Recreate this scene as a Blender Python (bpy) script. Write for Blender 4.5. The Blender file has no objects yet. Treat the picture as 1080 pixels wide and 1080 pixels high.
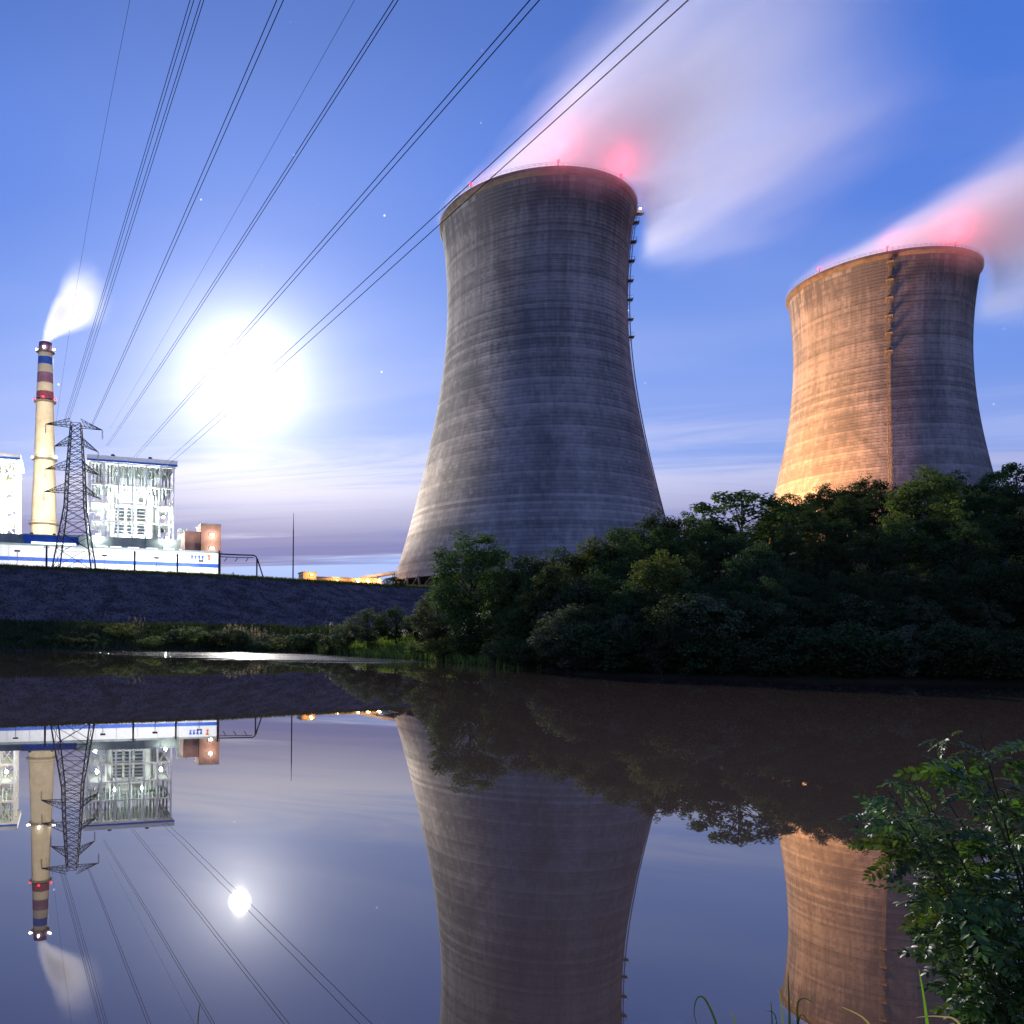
import bpy, math, random
import numpy as np
from mathutils import Vector, Matrix

random.seed(7)
rng = np.random.default_rng(7)
scene = bpy.context.scene
COL = scene.collection
PI = math.pi

# ------------------------------------------------------------------ camera
F, PPX, PPY, ROLL, CAMZ = 850.0, 346.3, 674.4, 0.009, 2.3
KY = 1.0625     # depth scale of the survey below
cam_data = bpy.data.cameras.new('camera')
cam = bpy.data.objects.new('camera', cam_data)
COL.objects.link(cam)
cam_data.sensor_fit = 'HORIZONTAL'
cam_data.sensor_width = 36.0
cam_data.lens = 36.0 * F / 1080.0
cam_data.shift_x = (540.0 - PPX) / 1080.0
cam_data.shift_y = (PPY - 540.0) / 1080.0
cam_data.clip_start = 0.05
cam_data.clip_end = 20000
m = Matrix(((1, -ROLL, 0, 0), (0, 0, -1, 0), (ROLL, 1, 0, 0), (0, 0, 0, 1)))
m.col[0].normalize(); m.col[1].normalize()
m.translation = Vector((0, 0, CAMZ))
cam.matrix_world = m
scene.camera = cam

# ------------------------------------------------------------------ render settings
scene.render.engine = 'CYCLES'
vs = scene.view_settings
vs.view_transform = 'Standard'; vs.look = 'None'; vs.gamma = 1.0; vs.use_curve_mapping = False
vs.exposure = 0.0
scene.cycles.use_denoising = True
scene.cycles.max_bounces = 4
scene.cycles.diffuse_bounces = 2
scene.cycles.glossy_bounces = 2
scene.cycles.transmission_bounces = 2
scene.cycles.transparent_max_bounces = 6
scene.cycles.volume_bounces = 1
scene.cycles.volume_step_rate = 0.6
scene.cycles.volume_max_steps = 48
scene.cycles.sample_clamp_indirect = 4.0
scene.cycles.sample_clamp_direct = 0.0

# ------------------------------------------------------------------ node helper
class NG:
    """small expression helper for node trees"""
    def __init__(s, tree): s.t = tree
    def n(s, kind, **kw):
        nd = s.t.nodes.new(kind)
        for k, v in kw.items(): setattr(nd, k, v)
        return nd
    def lk(s, a, b): s.t.links.new(a, b)
    def put(s, sock, v):
        if isinstance(v, bpy.types.NodeSocket): s.lk(v, sock)
        elif v is not None: sock.default_value = v
    def m(s, op, a, b=None, c=None, clamp=False):
        nd = s.n('ShaderNodeMath', operation=op, use_clamp=clamp)
        s.put(nd.inputs[0], a)
        if b is not None: s.put(nd.inputs[1], b)
        if c is not None: s.put(nd.inputs[2], c)
        return nd.outputs[0]
    def add(s, a, b): return s.m('ADD', a, b)
    def sub(s, a, b): return s.m('SUBTRACT', a, b)
    def mul(s, a, b): return s.m('MULTIPLY', a, b)
    def div(s, a, b): return s.m('DIVIDE', a, b)
    def sstep(s, x, a, b, lo=0.0, hi=1.0):
        nd = s.n('ShaderNodeMapRange', interpolation_type='SMOOTHSTEP')
        s.put(nd.inputs[0], x); s.put(nd.inputs[1], a); s.put(nd.inputs[2], b)
        s.put(nd.inputs[3], lo); s.put(nd.inputs[4], hi)
        return nd.outputs[0]
    def sep(s, v):
        nd = s.n('ShaderNodeSeparateXYZ'); s.lk(v, nd.inputs[0]); return nd.outputs
    def comb(s, x, y, z):
        nd = s.n('ShaderNodeCombineXYZ')
        for i, q in enumerate((x, y, z)): s.put(nd.inputs[i], q)
        return nd.outputs[0]
    def noise(s, vec, scale, detail=4, rough=0.55, dist=0.0):
        nd = s.n('ShaderNodeTexNoise')
        if vec is not None: s.lk(vec, nd.inputs['Vector'])
        nd.inputs['Scale'].default_value = scale; nd.inputs['Detail'].default_value = detail
        nd.inputs['Roughness'].default_value = rough; nd.inputs['Distortion'].default_value = dist
        return nd.outputs[0]
    def vmul(s, vec, k):
        nd = s.n('ShaderNodeVectorMath', operation='MULTIPLY'); s.lk(vec, nd.inputs[0])
        nd.inputs[1].default_value = k
        return nd.outputs[0]
    def dot(s, vec, k):
        nd = s.n('ShaderNodeVectorMath', operation='DOT_PRODUCT'); s.lk(vec, nd.inputs[0])
        nd.inputs[1].default_value = k
        return nd.outputs['Value']
    def mix(s, f, a, b, blend='MIX'):
        nd = s.n('ShaderNodeMix', data_type='RGBA', blend_type=blend)
        s.put(nd.inputs[0], f); s.put(nd.inputs[6], a); s.put(nd.inputs[7], b)
        return nd.outputs[2]

def c4(c): return (c[0], c[1], c[2], 1.0)

# ------------------------------------------------------------------ moon, sky
def pdir(px, py):
    u, v = px - PPX, PPY - py
    return Vector(((u - ROLL * v) / F, 1.0, (ROLL * u + v) / F))
def at(px, py, Y):
    return Vector((0, 0, CAMZ)) + pdir(px, py) * Y
MOON = pdir(258, 396).normalized()
EL = math.asin(MOON.z)
AZ = math.atan2(MOON.x, MOON.y)
sun_d = bpy.data.lights.new('moon_light', 'SUN')
sun_d.energy = 3.8; sun_d.angle = math.radians(0.9); sun_d.color = (1.0, 0.93, 0.86)
sun = bpy.data.objects.new('moon_light', sun_d); COL.objects.link(sun)
sun.rotation_euler = (-MOON).to_track_quat('-Z', 'Y').to_euler()

CLX, CLY = 6.5, -33.0      # where in the cloud field we stand
world = bpy.data.worlds.new('World'); scene.world = world; world.use_nodes = True
wt = world.node_tree; wt.nodes.clear(); g = NG(wt)
sky = g.n('ShaderNodeTexSky', sky_type='NISHITA')
sky.sun_disc = False; sky.sun_elevation = EL; sky.sun_rotation = AZ
sky.air_density = 1.0; sky.dust_density = 0.0; sky.ozone_density = 4.0; sky.altitude = 100
D = g.n('ShaderNodeTexCoord').outputs['Generated']
dx, dy, dz = g.sep(D)
# deep moonlit blue overhead, paling towards the horizon, over the scattered light of the sky node
cr = g.n('ShaderNodeValToRGB'); cr.color_ramp.interpolation = 'EASE'
el = cr.color_ramp.elements
el[0].position = 0.0; el[0].color = (4.2, 4.5, 8.0, 1)
el[1].position = 1.0; el[1].color = (0.22, 0.80, 4.2, 1)
for p_, c_ in ((0.14, (3.0, 3.9, 8.0, 1)), (0.30, (1.6, 3.0, 8.4, 1)), (0.48, (0.60, 1.95, 7.6, 1)), (0.65, (0.45, 1.4, 5.6, 1))):
    e_ = el.new(p_); e_.color = c_
g.lk(g.m('MAXIMUM', dz, 0.0), cr.inputs[0])
skyn = g.mix(1.0, sky.outputs[0], (0.80, 0.90, 1.3, 1), 'MULTIPLY')
skyc = g.mix(0.75, skyn, cr.outputs[0])
# thin cirrus in long wind-drawn streaks, laid on a flat layer high above
zz = g.m('MAXIMUM', g.add(dz, 0.035), 0.02)
pl = g.comb(g.add(g.div(dx, zz), CLX), g.add(g.div(dy, zz), CLY), 0.0)
rot = g.n('ShaderNodeVectorRotate', rotation_type='Z_AXIS'); g.lk(pl, rot.inputs['Vector']); rot.inputs['Angle'].default_value = math.radians(14)
plr = rot.outputs[0]
stretch = g.vmul(plr, (0.23, 0.95, 1.0))
n1 = g.noise(stretch, 0.95, 7, 0.66, 1.3)
n2 = g.noise(g.vmul(plr, (0.12, 0.5, 1.0)), 0.6, 3, 0.5, 0.3)
low = g.sstep(dz, 0.32, 0.17)
moon_ang = g.m('ARCCOSINE', g.m('MINIMUM', g.dot(D, tuple(MOON)), 0.9999999))
cir = g.mul(g.sstep(g.add(n1, g.mul(g.sub(n2, 0.5), 1.5)), 0.44, 0.72), g.add(0.10, g.mul(low, 0.85)))
cir = g.mul(cir, g.add(0.38, g.mul(g.m('EXPONENT', g.mul(moon_ang, -2.6)), 0.95)))
skyc = g.mix(g.m('MINIMUM', cir, 1.0), skyc, (8.6, 8.2, 9.6, 1))
# broad thin veil
n4 = g.noise(g.vmul(plr, (0.16, 0.34, 1.0)), 0.8, 4, 0.55, 0.6)
veil = g.mul(g.sstep(n4, 0.40, 0.68), 0.46)
veil = g.mul(veil, g.sstep(dz, 0.60, 0.30, 0.25, 1.0))
skyc = g.mix(veil, skyc, (5.6, 6.2, 9.4, 1))
# a grey violet stratus bank low over the horizon
n3 = g.noise(g.vmul(plr, (0.10, 0.42, 1.0)), 1.1, 6, 0.62, 1.2)
st = g.mul(g.sstep(g.add(n3, g.mul(g.sub(n2, 0.5), 0.9)), 0.42, 0.60), g.mul(g.sstep(dz, 0.21, 0.10), g.sstep(dz, -0.06, 0.0)))
skyc = g.mix(g.mul(st, 0.92), skyc, (2.1, 2.0, 4.4, 1))
# the moon and the bright air round it
ca = g.dot(D, tuple(MOON))
ang = g.m('ARCCOSINE', g.m('MINIMUM', ca, 0.9999999))
disc = g.mul(g.sstep(ang, 0.015, 0.007), 90.0)
hazy = g.add(0.55, g.mul(g.noise(g.vmul(plr, (0.30, 0.55, 1.0)), 1.3, 4, 0.6, 0.5), 0.9))
aur = g.mul(hazy, g.add(g.mul(g.m('EXPONENT', g.mul(g.m('POWER', g.div(ang, 0.045), 1.2), -1.0)), 21.0), g.mul(g.m('EXPONENT', g.mul(ang, -5.4)), 4.6)))
up = g.sstep(dz, -0.01, 0.01)
aur = g.mul(aur, g.sub(1.0, g.mul(st, 0.65)))
glow = g.mix(1.0, (1.0, 0.96, 0.95, 1), g.comb(g.add(disc, aur), g.add(disc, aur), g.add(disc, aur)), 'MULTIPLY')
# a few stars
vor = g.n('ShaderNodeTexVoronoi', feature='F1'); g.lk(D, vor.inputs['Vector']); vor.inputs['Scale'].default_value = 30.0
vcol = g.sep(vor.outputs['Color'])
star = g.mul(g.mul(g.sstep(vor.outputs['Distance'], 0.050, 0.020), g.sstep(vcol[0], 0.30, 1.0)), 11.0)
star = g.mul(star, up)
tot = g.mix(1.0, skyc, glow, 'ADD')
tot = g.mix(1.0, tot, g.comb(star, star, star), 'ADD')
bg = g.n('ShaderNodeBackground'); g.lk(tot, bg.inputs['Color']); bg.inputs['Strength'].default_value = 0.10
world.cycles.sampling_method = 'MANUAL'; world.cycles.sample_map_resolution = 512
wo = g.n('ShaderNodeOutputWorld'); g.lk(bg.outputs[0], wo.inputs['Surface'])

# ------------------------------------------------------------------ mesh helpers
class MB:
    def __init__(s): s.v = []; s.f = []
    def box(s, c, size, mat=None):
        hx, hy, hz = size[0] / 2, size[1] / 2, size[2] / 2
        b = len(s.v)
        for z in (-hz, hz):
            for x, y in ((-hx, -hy), (hx, -hy), (hx, hy), (-hx, hy)):
                p = Vector((x, y, z)); p = (mat @ p) if mat else p
                s.v.append((c[0] + p.x, c[1] + p.y, c[2] + p.z))
        s.f += [(b+3, b+2, b+1, b), (b+4, b+5, b+6, b+7), (b, b+1, b+5, b+4), (b+1, b+2, b+6, b+5), (b+2, b+3, b+7, b+6), (b+3, b, b+4, b+7)]
        return s
    def bar(s, p0, p1, r, r1=None, n=4, cap=True):
        p0, p1 = Vector(p0), Vector(p1); d = p1 - p0
        if d.length < 1e-6: return s
        r1 = r if r1 is None else r1
        q = d.to_track_quat('Z', 'Y'); b = len(s.v)
        for p, rr in ((p0, r), (p1, r1)):
            for i in range(n):
                a = 2 * PI * (i + 0.5) / n
                s.v.append(tuple(p + q @ Vector((rr * math.cos(a), rr * math.sin(a), 0))))
        for i in range(n):
            j = (i + 1) % n
            s.f.append((b + i, b + j, b + n + j, b + n + i))
        if cap:
            s.f.append(tuple(b + i for i in reversed(range(n)))); s.f.append(tuple(b + n + i for i in range(n)))
        return s
    def tube(s, pts, r, n=5):
        pts = [Vector(p) for p in pts]; b = len(s.v); k = len(pts)
        for i, p in enumerate(pts):
            d = pts[min(i + 1, k - 1)] - pts[max(i - 1, 0)]
            q = d.to_track_quat('Z', 'Y'); rr = r[i] if hasattr(r, '__len__') else r
            for j in range(n):
                a = 2 * PI * j / n
                s.v.append(tuple(p + q @ Vector((rr * math.cos(a), rr * math.sin(a), 0))))
        for i in range(k - 1):
            for j in range(n):
                l = (j + 1) % n
                s.f.append((b + i*n + j, b + i*n + l, b + (i+1)*n + l, b + (i+1)*n + j))
        return s
    def lathe(s, prof, n=48, c=(0, 0, 0), a0=0.0):
        b = len(s.v)
        for r, z in prof:
            for i in range(n):
                a = a0 + 2 * PI * i / n
                s.v.append((c[0] + r * math.cos(a), c[1] + r * math.sin(a), c[2] + z))
        for k in range(len(prof) - 1):
            for i in range(n):
                j = (i + 1) % n
                s.f.append((b + k*n + i, b + k*n + j, b + (k+1)*n + j, b + (k+1)*n + i))
        return s
    def poly(s, pts):
        b = len(s.v); s.v += [tuple(p) for p in pts]; s.f.append(tuple(range(b, b + len(pts)))); return s
    def prism(s, pts, off):
        b = len(s.v); n = len(pts); o = Vector(off)
        s.v += [tuple(Vector(p)) for p in pts] + [tuple(Vector(p) + o) for p in pts]
        s.f.append(tuple(b + i for i in reversed(range(n)))); s.f.append(tuple(b + n + i for i in range(n)))
        for i in range(n):
            j = (i + 1) % n
            s.f.append((b + i, b + j, b + n + j, b + n + i))
        return s
    def mesh(s, name):
        me = bpy.data.meshes.new(name); me.from_pydata(s.v, [], s.f); me.update(); return me
    def build(s, name, mat, parent=None, smooth=False, loc=None):
        return obj(name, s.mesh(name), mat, parent, smooth, loc)

def obj(name, me, mat=None, parent=None, smooth=False, loc=None):
    if mat is not None and len(me.materials) == 0: me.materials.append(mat)
    if smooth: me.polygons.foreach_set('use_smooth', [True] * len(me.polygons))
    o = bpy.data.objects.new(name, me); COL.objects.link(o)
    if parent is not None: o.parent = parent
    if loc is not None: o.location = loc
    return o
def tag(o, label=None, cat=None, group=None, kind=None):
    if label: o['label'] = label
    if cat: o['category'] = cat
    if group: o['group'] = group
    if kind: o['kind'] = kind
    return o
def thing(name, label, cat, loc=(0, 0, 0), rz=0.0, group=None):
    o = bpy.data.objects.new(name, None); COL.objects.link(o)
    o.location = loc; o.rotation_euler = (0, 0, rz)
    return tag(o, label, cat, group)
def copy_tree(o, parent=None):
    c = o.copy(); COL.objects.link(c); c.parent = parent
    for ch in list(o.children): copy_tree(ch, c)
    return c
def lamp(name, kind, loc, energy, color, parent=None, radius=0.4, target=None, angle=None, blend=0.5):
    d = bpy.data.lights.new(name, kind); d.energy = energy; d.color = color; d.shadow_soft_size = radius
    o = bpy.data.objects.new(name, d); COL.objects.link(o); o.location = loc
    if parent is not None: o.parent = parent
    if target is not None: o.rotation_euler = (Vector(target) - Vector(loc)).to_track_quat('-Z', 'Y').to_euler()
    if angle is not None: d.spot_size = angle; d.spot_blend = blend
    return o
def np_mesh(name, V, Fq):
    """vectorised mesh from (n,3) vertices and (m,k) faces"""
    V = np.asarray(V, dtype=np.float32); Fq = np.asarray(Fq, dtype=np.int32)
    me = bpy.data.meshes.new(name); k = Fq.shape[1]
    me.vertices.add(len(V)); me.vertices.foreach_set('co', V.ravel())
    me.loops.add(Fq.size); me.loops.foreach_set('vertex_index', Fq.ravel())
    me.polygons.add(len(Fq)); me.polygons.foreach_set('loop_start', np.arange(0, Fq.size, k, dtype=np.int32))
    me.update(calc_edges=True); me.validate()
    return me

# ------------------------------------------------------------------ materials
def pmat(name, col, rough=0.7, metal=0.0, var=0.0, vscale=1.0, bump=0.0, bscale=8.0, spec=0.3, col2=None):
    m_ = bpy.data.materials.new(name); m_.use_nodes = True
    t = m_.node_tree; g = NG(t); b = t.nodes['Principled BSDF']
    b.inputs['Roughness'].default_value = rough; b.inputs['Metallic'].default_value = metal
    b.inputs['Specular IOR Level'].default_value = spec
    tc = g.n('ShaderNodeTexCoord').outputs['Object']
    if var > 0 or col2:
        n = g.noise(tc, vscale, 5, 0.6)
        c2 = col2 if col2 else tuple(x * (1 - var) for x in col)
        g.lk(g.mix(g.sstep(n, 0.36, 0.66), c4(col), c4(c2)), b.inputs['Base Color'])
    else: b.inputs['Base Color'].default_value = c4(col)
    if bump > 0:
        bp = g.n('ShaderNodeBump'); bp.inputs['Strength'].default_value = bump
        g.lk(g.noise(tc, bscale, 5, 0.6), bp.inputs['Height']); g.lk(bp.outputs[0], b.inputs['Normal'])
    return m_
def emat(name, col, strength):
    m_ = bpy.data.materials.new(name); m_.use_nodes = True
    b = m_.node_tree.nodes['Principled BSDF']
    b.inputs['Base Color'].default_value = c4(col); b.inputs['Emission Color'].default_value = c4(col)
    b.inputs['Emission Strength'].default_value = strength
    return m_
M = {}
M['steel'] = pmat('dark_steel', (0.05, 0.052, 0.06), 0.55, 0.3, 0.3, 2.0)
M['wire'] = pmat('wire_metal', (0.035, 0.04, 0.05), 0.95, 0.0, 0.2, 0.3, spec=0.0)
M['white_panel'] = pmat('white_panel', (0.74, 0.75, 0.77), 0.5, 0, 0.12, 0.35)
M['blue_panel'] = pmat('blue_panel', (0.02, 0.10, 0.50), 0.45, 0, 0.2, 0.5)
M['grey_panel'] = pmat('grey_green_panel', (0.24, 0.30, 0.30), 0.6, 0, 0.25, 0.4)
M['white_steel'] = pmat('white_steel', (0.66, 0.67, 0.70), 0.5, 0, 0.2, 0.6)
M['casing'] = pmat('boiler_casing', (0.42, 0.45, 0.44), 0.6, 0, 0.35, 0.25)
M['louver'] = pmat('louver', (0.13, 0.17, 0.16), 0.6, 0, 0.3, 0.6)
M['terracotta'] = pmat('terracotta_cladding', (0.42, 0.22, 0.16), 0.7, 0, 0.25, 0.3)
M['shed'] = pmat('shed_cladding', (0.55, 0.42, 0.28), 0.7, 0, 0.25, 0.4)
M['shed_roof'] = pmat('shed_roof', (0.62, 0.60, 0.56), 0.6, 0, 0.2, 0.4)
M['parapet'] = pmat('parapet_concrete', (0.09, 0.09, 0.10), 0.85, 0, 0.4, 0.5, 0.3, 3)
M['bark'] = pmat('bark', (0.045, 0.035, 0.028), 0.9, 0, 0.5, 6, 0.5, 14)
M['twig'] = pmat('twig', (0.07, 0.055, 0.035), 0.8, 0, 0.4, 30)
M['insulator'] = pmat('insulator', (0.5, 0.5, 0.5), 0.3)
M['yellow_paint'] = pmat('rail_paint', (0.45, 0.30, 0.10), 0.6, 0, 0.4, 1.0)
M['ladder'] = pmat('ladder_steel', (0.22, 0.20, 0.19), 0.6, 0.2, 0.4, 1.0)
M['em_white'] = emat('lit_lamp_white', (1.0, 0.97, 0.9), 25.0)
M['em_win'] = emat('lit_window', (0.95, 1.0, 0.92), 3.0)
M['em_red'] = emat('red_obstruction_lamp', (1.0, 0.02, 0.04), 9.0)
M['em_orange'] = emat('sodium_lamp', (1.0, 0.50, 0.14), 9.0)

def foliage_mat(name, base, vary=0.38, trans=0.35, tip=None, gloss=0.08, rough=0.75):
    m_ = bpy.data.materials.new(name); m_.use_nodes = True
    t = m_.node_tree; g = NG(t); t.nodes.clear()
    at_ = g.n('ShaderNodeAttribute', attribute_name='shade').outputs['Fac']
    oi = g.n('ShaderNodeObjectInfo').outputs['Random']
    lo = tuple(x * (1 - vary) for x in base); hi = tuple(min(1, x * (1 + vary)) for x in base)
    hi = (hi[0] * 1.25, hi[1], hi[2] * 0.8)
    c = g.mix(at_, c4(lo), c4(hi))
    hs = g.n('ShaderNodeHueSaturation'); g.lk(c, hs.inputs['Color'])
    g.put(hs.inputs['Hue'], g.add(0.478, g.mul(oi, 0.05))); g.put(hs.inputs['Value'], g.add(0.75, g.mul(oi, 0.55)))
    c = hs.outputs[0]
    if tip: c = g.mix(g.sstep(at_, 0.86, 0.97), c, c4(tip))
    b = g.n('ShaderNodeBsdfPrincipled'); g.lk(c, b.inputs['Base Color'])
    b.inputs['Roughness'].default_value = rough; b.inputs['Specular IOR Level'].default_value = gloss
    tr = g.n('ShaderNodeBsdfTranslucent'); g.lk(g.mix(1.0, c, (1.5, 1.5, 0.7, 1), 'MULTIPLY'), tr.inputs['Color'])
    mx = g.n('ShaderNodeMixShader'); mx.inputs[0].default_value = trans
    g.lk(b.outputs[0], mx.inputs[1]); g.lk(tr.outputs[0], mx.inputs[2])
    o = g.n('ShaderNodeOutputMaterial'); g.lk(mx.outputs[0], o.inputs['Surface'])
    return m_
M['leaf_dark'] = foliage_mat('leaf_dark', (0.036, 0.066, 0.032))
M['leaf_mid'] = foliage_mat('leaf_mid', (0.054, 0.098, 0.042))
M['leaf_pale'] = foliage_mat('leaf_pale', (0.10, 0.145, 0.05))
M['leaf_grey'] = foliage_mat('leaf_grey', (0.075, 0.105, 0.075))
M['leaf_rust'] = foliage_mat('leaf_rust', (0.06, 0.095, 0.04), tip=(0.16, 0.07, 0.03))
M['leaf_near'] = foliage_mat('leaf_near', (0.05, 0.105, 0.030), 0.75, 0.3, None, 0.35, 0.42)
M['grass'] = foliage_mat('grass_blade', (0.10, 0.16, 0.045), 0.5, 0.3)
M['grass_bright'] = foliage_mat('grass_bright', (0.11, 0.24, 0.03), 0.3, 0.4)
M['grass_dark'] = foliage_mat('grass_dark', (0.032, 0.055, 0.026), 0.4, 0.3)
M['straw'] = foliage_mat('dry_straw', (0.26, 0.24, 0.15), 0.3, 0.3)
M['plume_grass'] = foliage_mat('plume_grass', (0.42, 0.38, 0.36), 0.2, 0.4)
# ================================================================== the setting: terrain and water
SHORE = np.array([(-900, -260), (-260, 40), (-120, 100), (-53.8, 123), (-17.6, 141), (-4, 151), (1.5, 140), (-1.5, 122), (6, 99), (11.5, 84), (15.5, 64.5),
                  (18, 53.5), (24.5, 49.5), (32, 47), (41.5, 45.5), (70, 38), (150, 10), (900, -300)], float)
SHORE[:, 1] *= KY
NEAR = np.array([(900, -330), (60, -10), (14, 1.2), (4.6, 3.1), (0, 2.9), (-6, 2.2), (-30, -4), (-260, -90), (-900, -400)], float)
CREST = np.array([(-900, -120), (-250, 105), (-80.5, 184), (-31, 206), (20, 240), (34, 244), (44, 220), (80, 200), (140, 188), (300, 150), (900, 0)], float)
CREST[:, 1] *= KY
PLAT = 19.3
def seg_dist(P, poly):
    d = np.full(len(P), 1e9)
    for a, b in zip(poly[:-1], poly[1:]):
        ab = b - a; t = np.clip(((P - a) @ ab) / (ab @ ab), 0, 1)
        d = np.minimum(d, np.linalg.norm(P - (a + t[:, None] * ab), axis=1))
    return d
def inside(P, poly):
    r = np.zeros(len(P), bool); n = len(poly)
    for i in range(n):
        x1, y1 = poly[i]; x2, y2 = poly[(i + 1) % n]
        c = ((y1 > P[:, 1]) != (y2 > P[:, 1]))
        with np.errstate(divide='ignore', invalid='ignore'):
            xi = (x2 - x1) * (P[:, 1] - y1) / (y2 - y1) + x1
        r ^= c & (P[:, 0] < xi)
    return r
RIVER = np.vstack([SHORE, NEAR])
PLATPOLY = np.vstack([CREST, [(900, 4000), (-900, 4000)]])
def sm(x, a, b):
    t = np.clip((x - a) / (b - a), 0, 1); return t * t * (3 - 2 * t)
def vnoise(P, s, seed=0):
    """cheap smooth value noise for terrain"""
    q = P / s; i = np.floor(q).astype(int); f = q - i; f = f * f * (3 - 2 * f)
    def h(a, b):
        n = (a * 374761393 + b * 668265263 + seed * 974711) & 0x7fffffff
        n = (n ^ (n >> 13)) * 1274126177 & 0x7fffffff
        return ((n ^ (n >> 16)) & 0xffff) / 65535.0
    a, b = i[:, 0], i[:, 1]
    return (h(a, b) * (1 - f[:, 0]) + h(a + 1, b) * f[:, 0]) * (1 - f[:, 1]) + (h(a, b + 1) * (1 - f[:, 0]) + h(a + 1, b + 1) * f[:, 0]) * f[:, 1]
def height(P):
    P = np.atleast_2d(np.asarray(P, float))
    ds, dn = seg_dist(P, SHORE), seg_dist(P, NEAR)
    wet = inside(P, RIVER); s = np.minimum(ds, dn)
    near_land = (~wet) & (dn < ds)
    bench = np.minimum(4.6, ds * 0.22)
    hillness = sm(P[:, 0], 12, 30) * sm(-P[:, 1], -223, -128)
    hill = 20.5 * (1 - np.exp(-(ds / 40.0) ** 1.1)) * hillness
    e = seg_dist(P, CREST); e = np.where(inside(P, PLATPOLY), e, -e)
    plat = np.where(e >= 0, PLAT, PLAT + e * 0.42)
    h = np.maximum(np.maximum(bench, hill), np.minimum(plat, PLAT))
    h = h + (vnoise(P, 7.0, 1) - 0.5) * 0.7 * np.clip(ds / 8, 0, 1) * (e < 0) * (np.maximum(bench, hill) > plat)
    h = np.minimum(h, 24)
    h = np.where(near_land, np.minimum(0.72, dn * 0.5) + (vnoise(P, 1.3, 3) - 0.5) * 0.10 * np.clip(dn, 0, 1), h)
    h = np.where(wet, -np.minimum(2.5, s * 0.35), h)
    return h
def hz(x, y): return float(height([(x, y)])[0])

def axis(lo, hi, step, far_lo, far_hi):
    a = list(np.arange(lo, hi + 1e-6, step)); st = step; x = hi
    while x < far_hi: st *= 1.35; x += st; a.append(x)
    st = step; x = lo; pre = []
    while x > far_lo: st *= 1.35; x -= st; pre.append(x)
    return np.array(pre[::-1] + a)
gx, gy = axis(-130, 150, 2.0, -5000, 5000), axis(-14, 310, 2.0, -900, 9000)
XX, YY = np.meshgrid(gx, gy); P2 = np.c_[XX.ravel(), YY.ravel()]
ZZ = height(P2)
nx, ny = len(gx), len(gy)
idx = np.arange(nx * ny).reshape(ny, nx)
Fq = np.c_[idx[:-1, :-1].ravel(), idx[:-1, 1:].ravel(), idx[1:, 1:].ravel(), idx[1:, :-1].ravel()]
M['soil'] = pmat('soil_and_litter', (0.050, 0.045, 0.030), 0.95, 0, 0, 0.35, 0.6, 2.0, 0.1, (0.028, 0.042, 0.018))
ground = obj('ground', np_mesh('ground', np.c_[P2, ZZ], Fq), M['soil'], smooth=True)
tag(ground, 'earth banks, wooded slope and plant terrace around the river', 'ground', kind='structure')

# ---- water: still brown river, mirror smooth but for a wind-ruffled strip below the far bank
wm = bpy.data.materials.new('river_water'); wm.use_nodes = True
g = NG(wm.node_tree); b = wm.node_tree.nodes['Principled BSDF']
pos = g.n('ShaderNodeNewGeometry').outputs['Position']
px_, py_, pz_ = g.sep(pos)
b.inputs['IOR'].default_value = 2.15
b.inputs['Specular IOR Level'].default_value = 0.5
mud = g.noise(pos, 0.05, 3, 0.5)
g.lk(g.mix(mud, (0.068, 0.046, 0.035, 1), (0.085, 0.056, 0.042, 1)), b.inputs['Base Color'])
# ruffled strip: an ellipse in plan with streaky edges
ex = g.div(g.add(px_, 8.0), 28.0)
ey = g.div(g.sub(py_, g.add(109.0, g.mul(g.add(px_, 8.0), -0.85))), 20.0)
rr = g.m('SQRT', g.add(g.mul(ex, ex), g.mul(ey, ey)))
strk = g.noise(g.vmul(pos, (0.05, 0.20, 1.0)), 1.0, 5, 0.7, 0.6)
mask = g.sstep(g.add(rr, g.mul(g.sub(strk, 0.5), 3.4)), 1.05, 0.60)
rip = g.noise(g.vmul(pos, (0.8, 1.6, 1.0)), 1.6, 3, 0.6)
swell = g.noise(g.vmul(pos, (0.35, 0.9, 1.0)), 0.55, 2, 0.5)
hgt = g.add(g.mul(rip, g.mul(mask, 0.05)), g.mul(swell, 0.0006))
bp = g.n('ShaderNodeBump'); bp.inputs['Strength'].default_value = 1.0; bp.inputs['Distance'].default_value = 1.0
g.lk(hgt, bp.inputs['Height']); g.lk(bp.outputs[0], b.inputs['Normal'])
g.put(b.inputs['Roughness'], g.add(0.009, g.mul(mask, 0.10)))
wv = [(-6000, -900, 0), (6000, -900, 0), (6000, 1500, 0), (-6000, 1500, 0)]
water = obj('water', np_mesh('water', wv, [(0, 1, 2, 3)]), wm)
tag(water, 'still brown river mirroring the towers, moon and plant', 'river', kind='structure')

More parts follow.
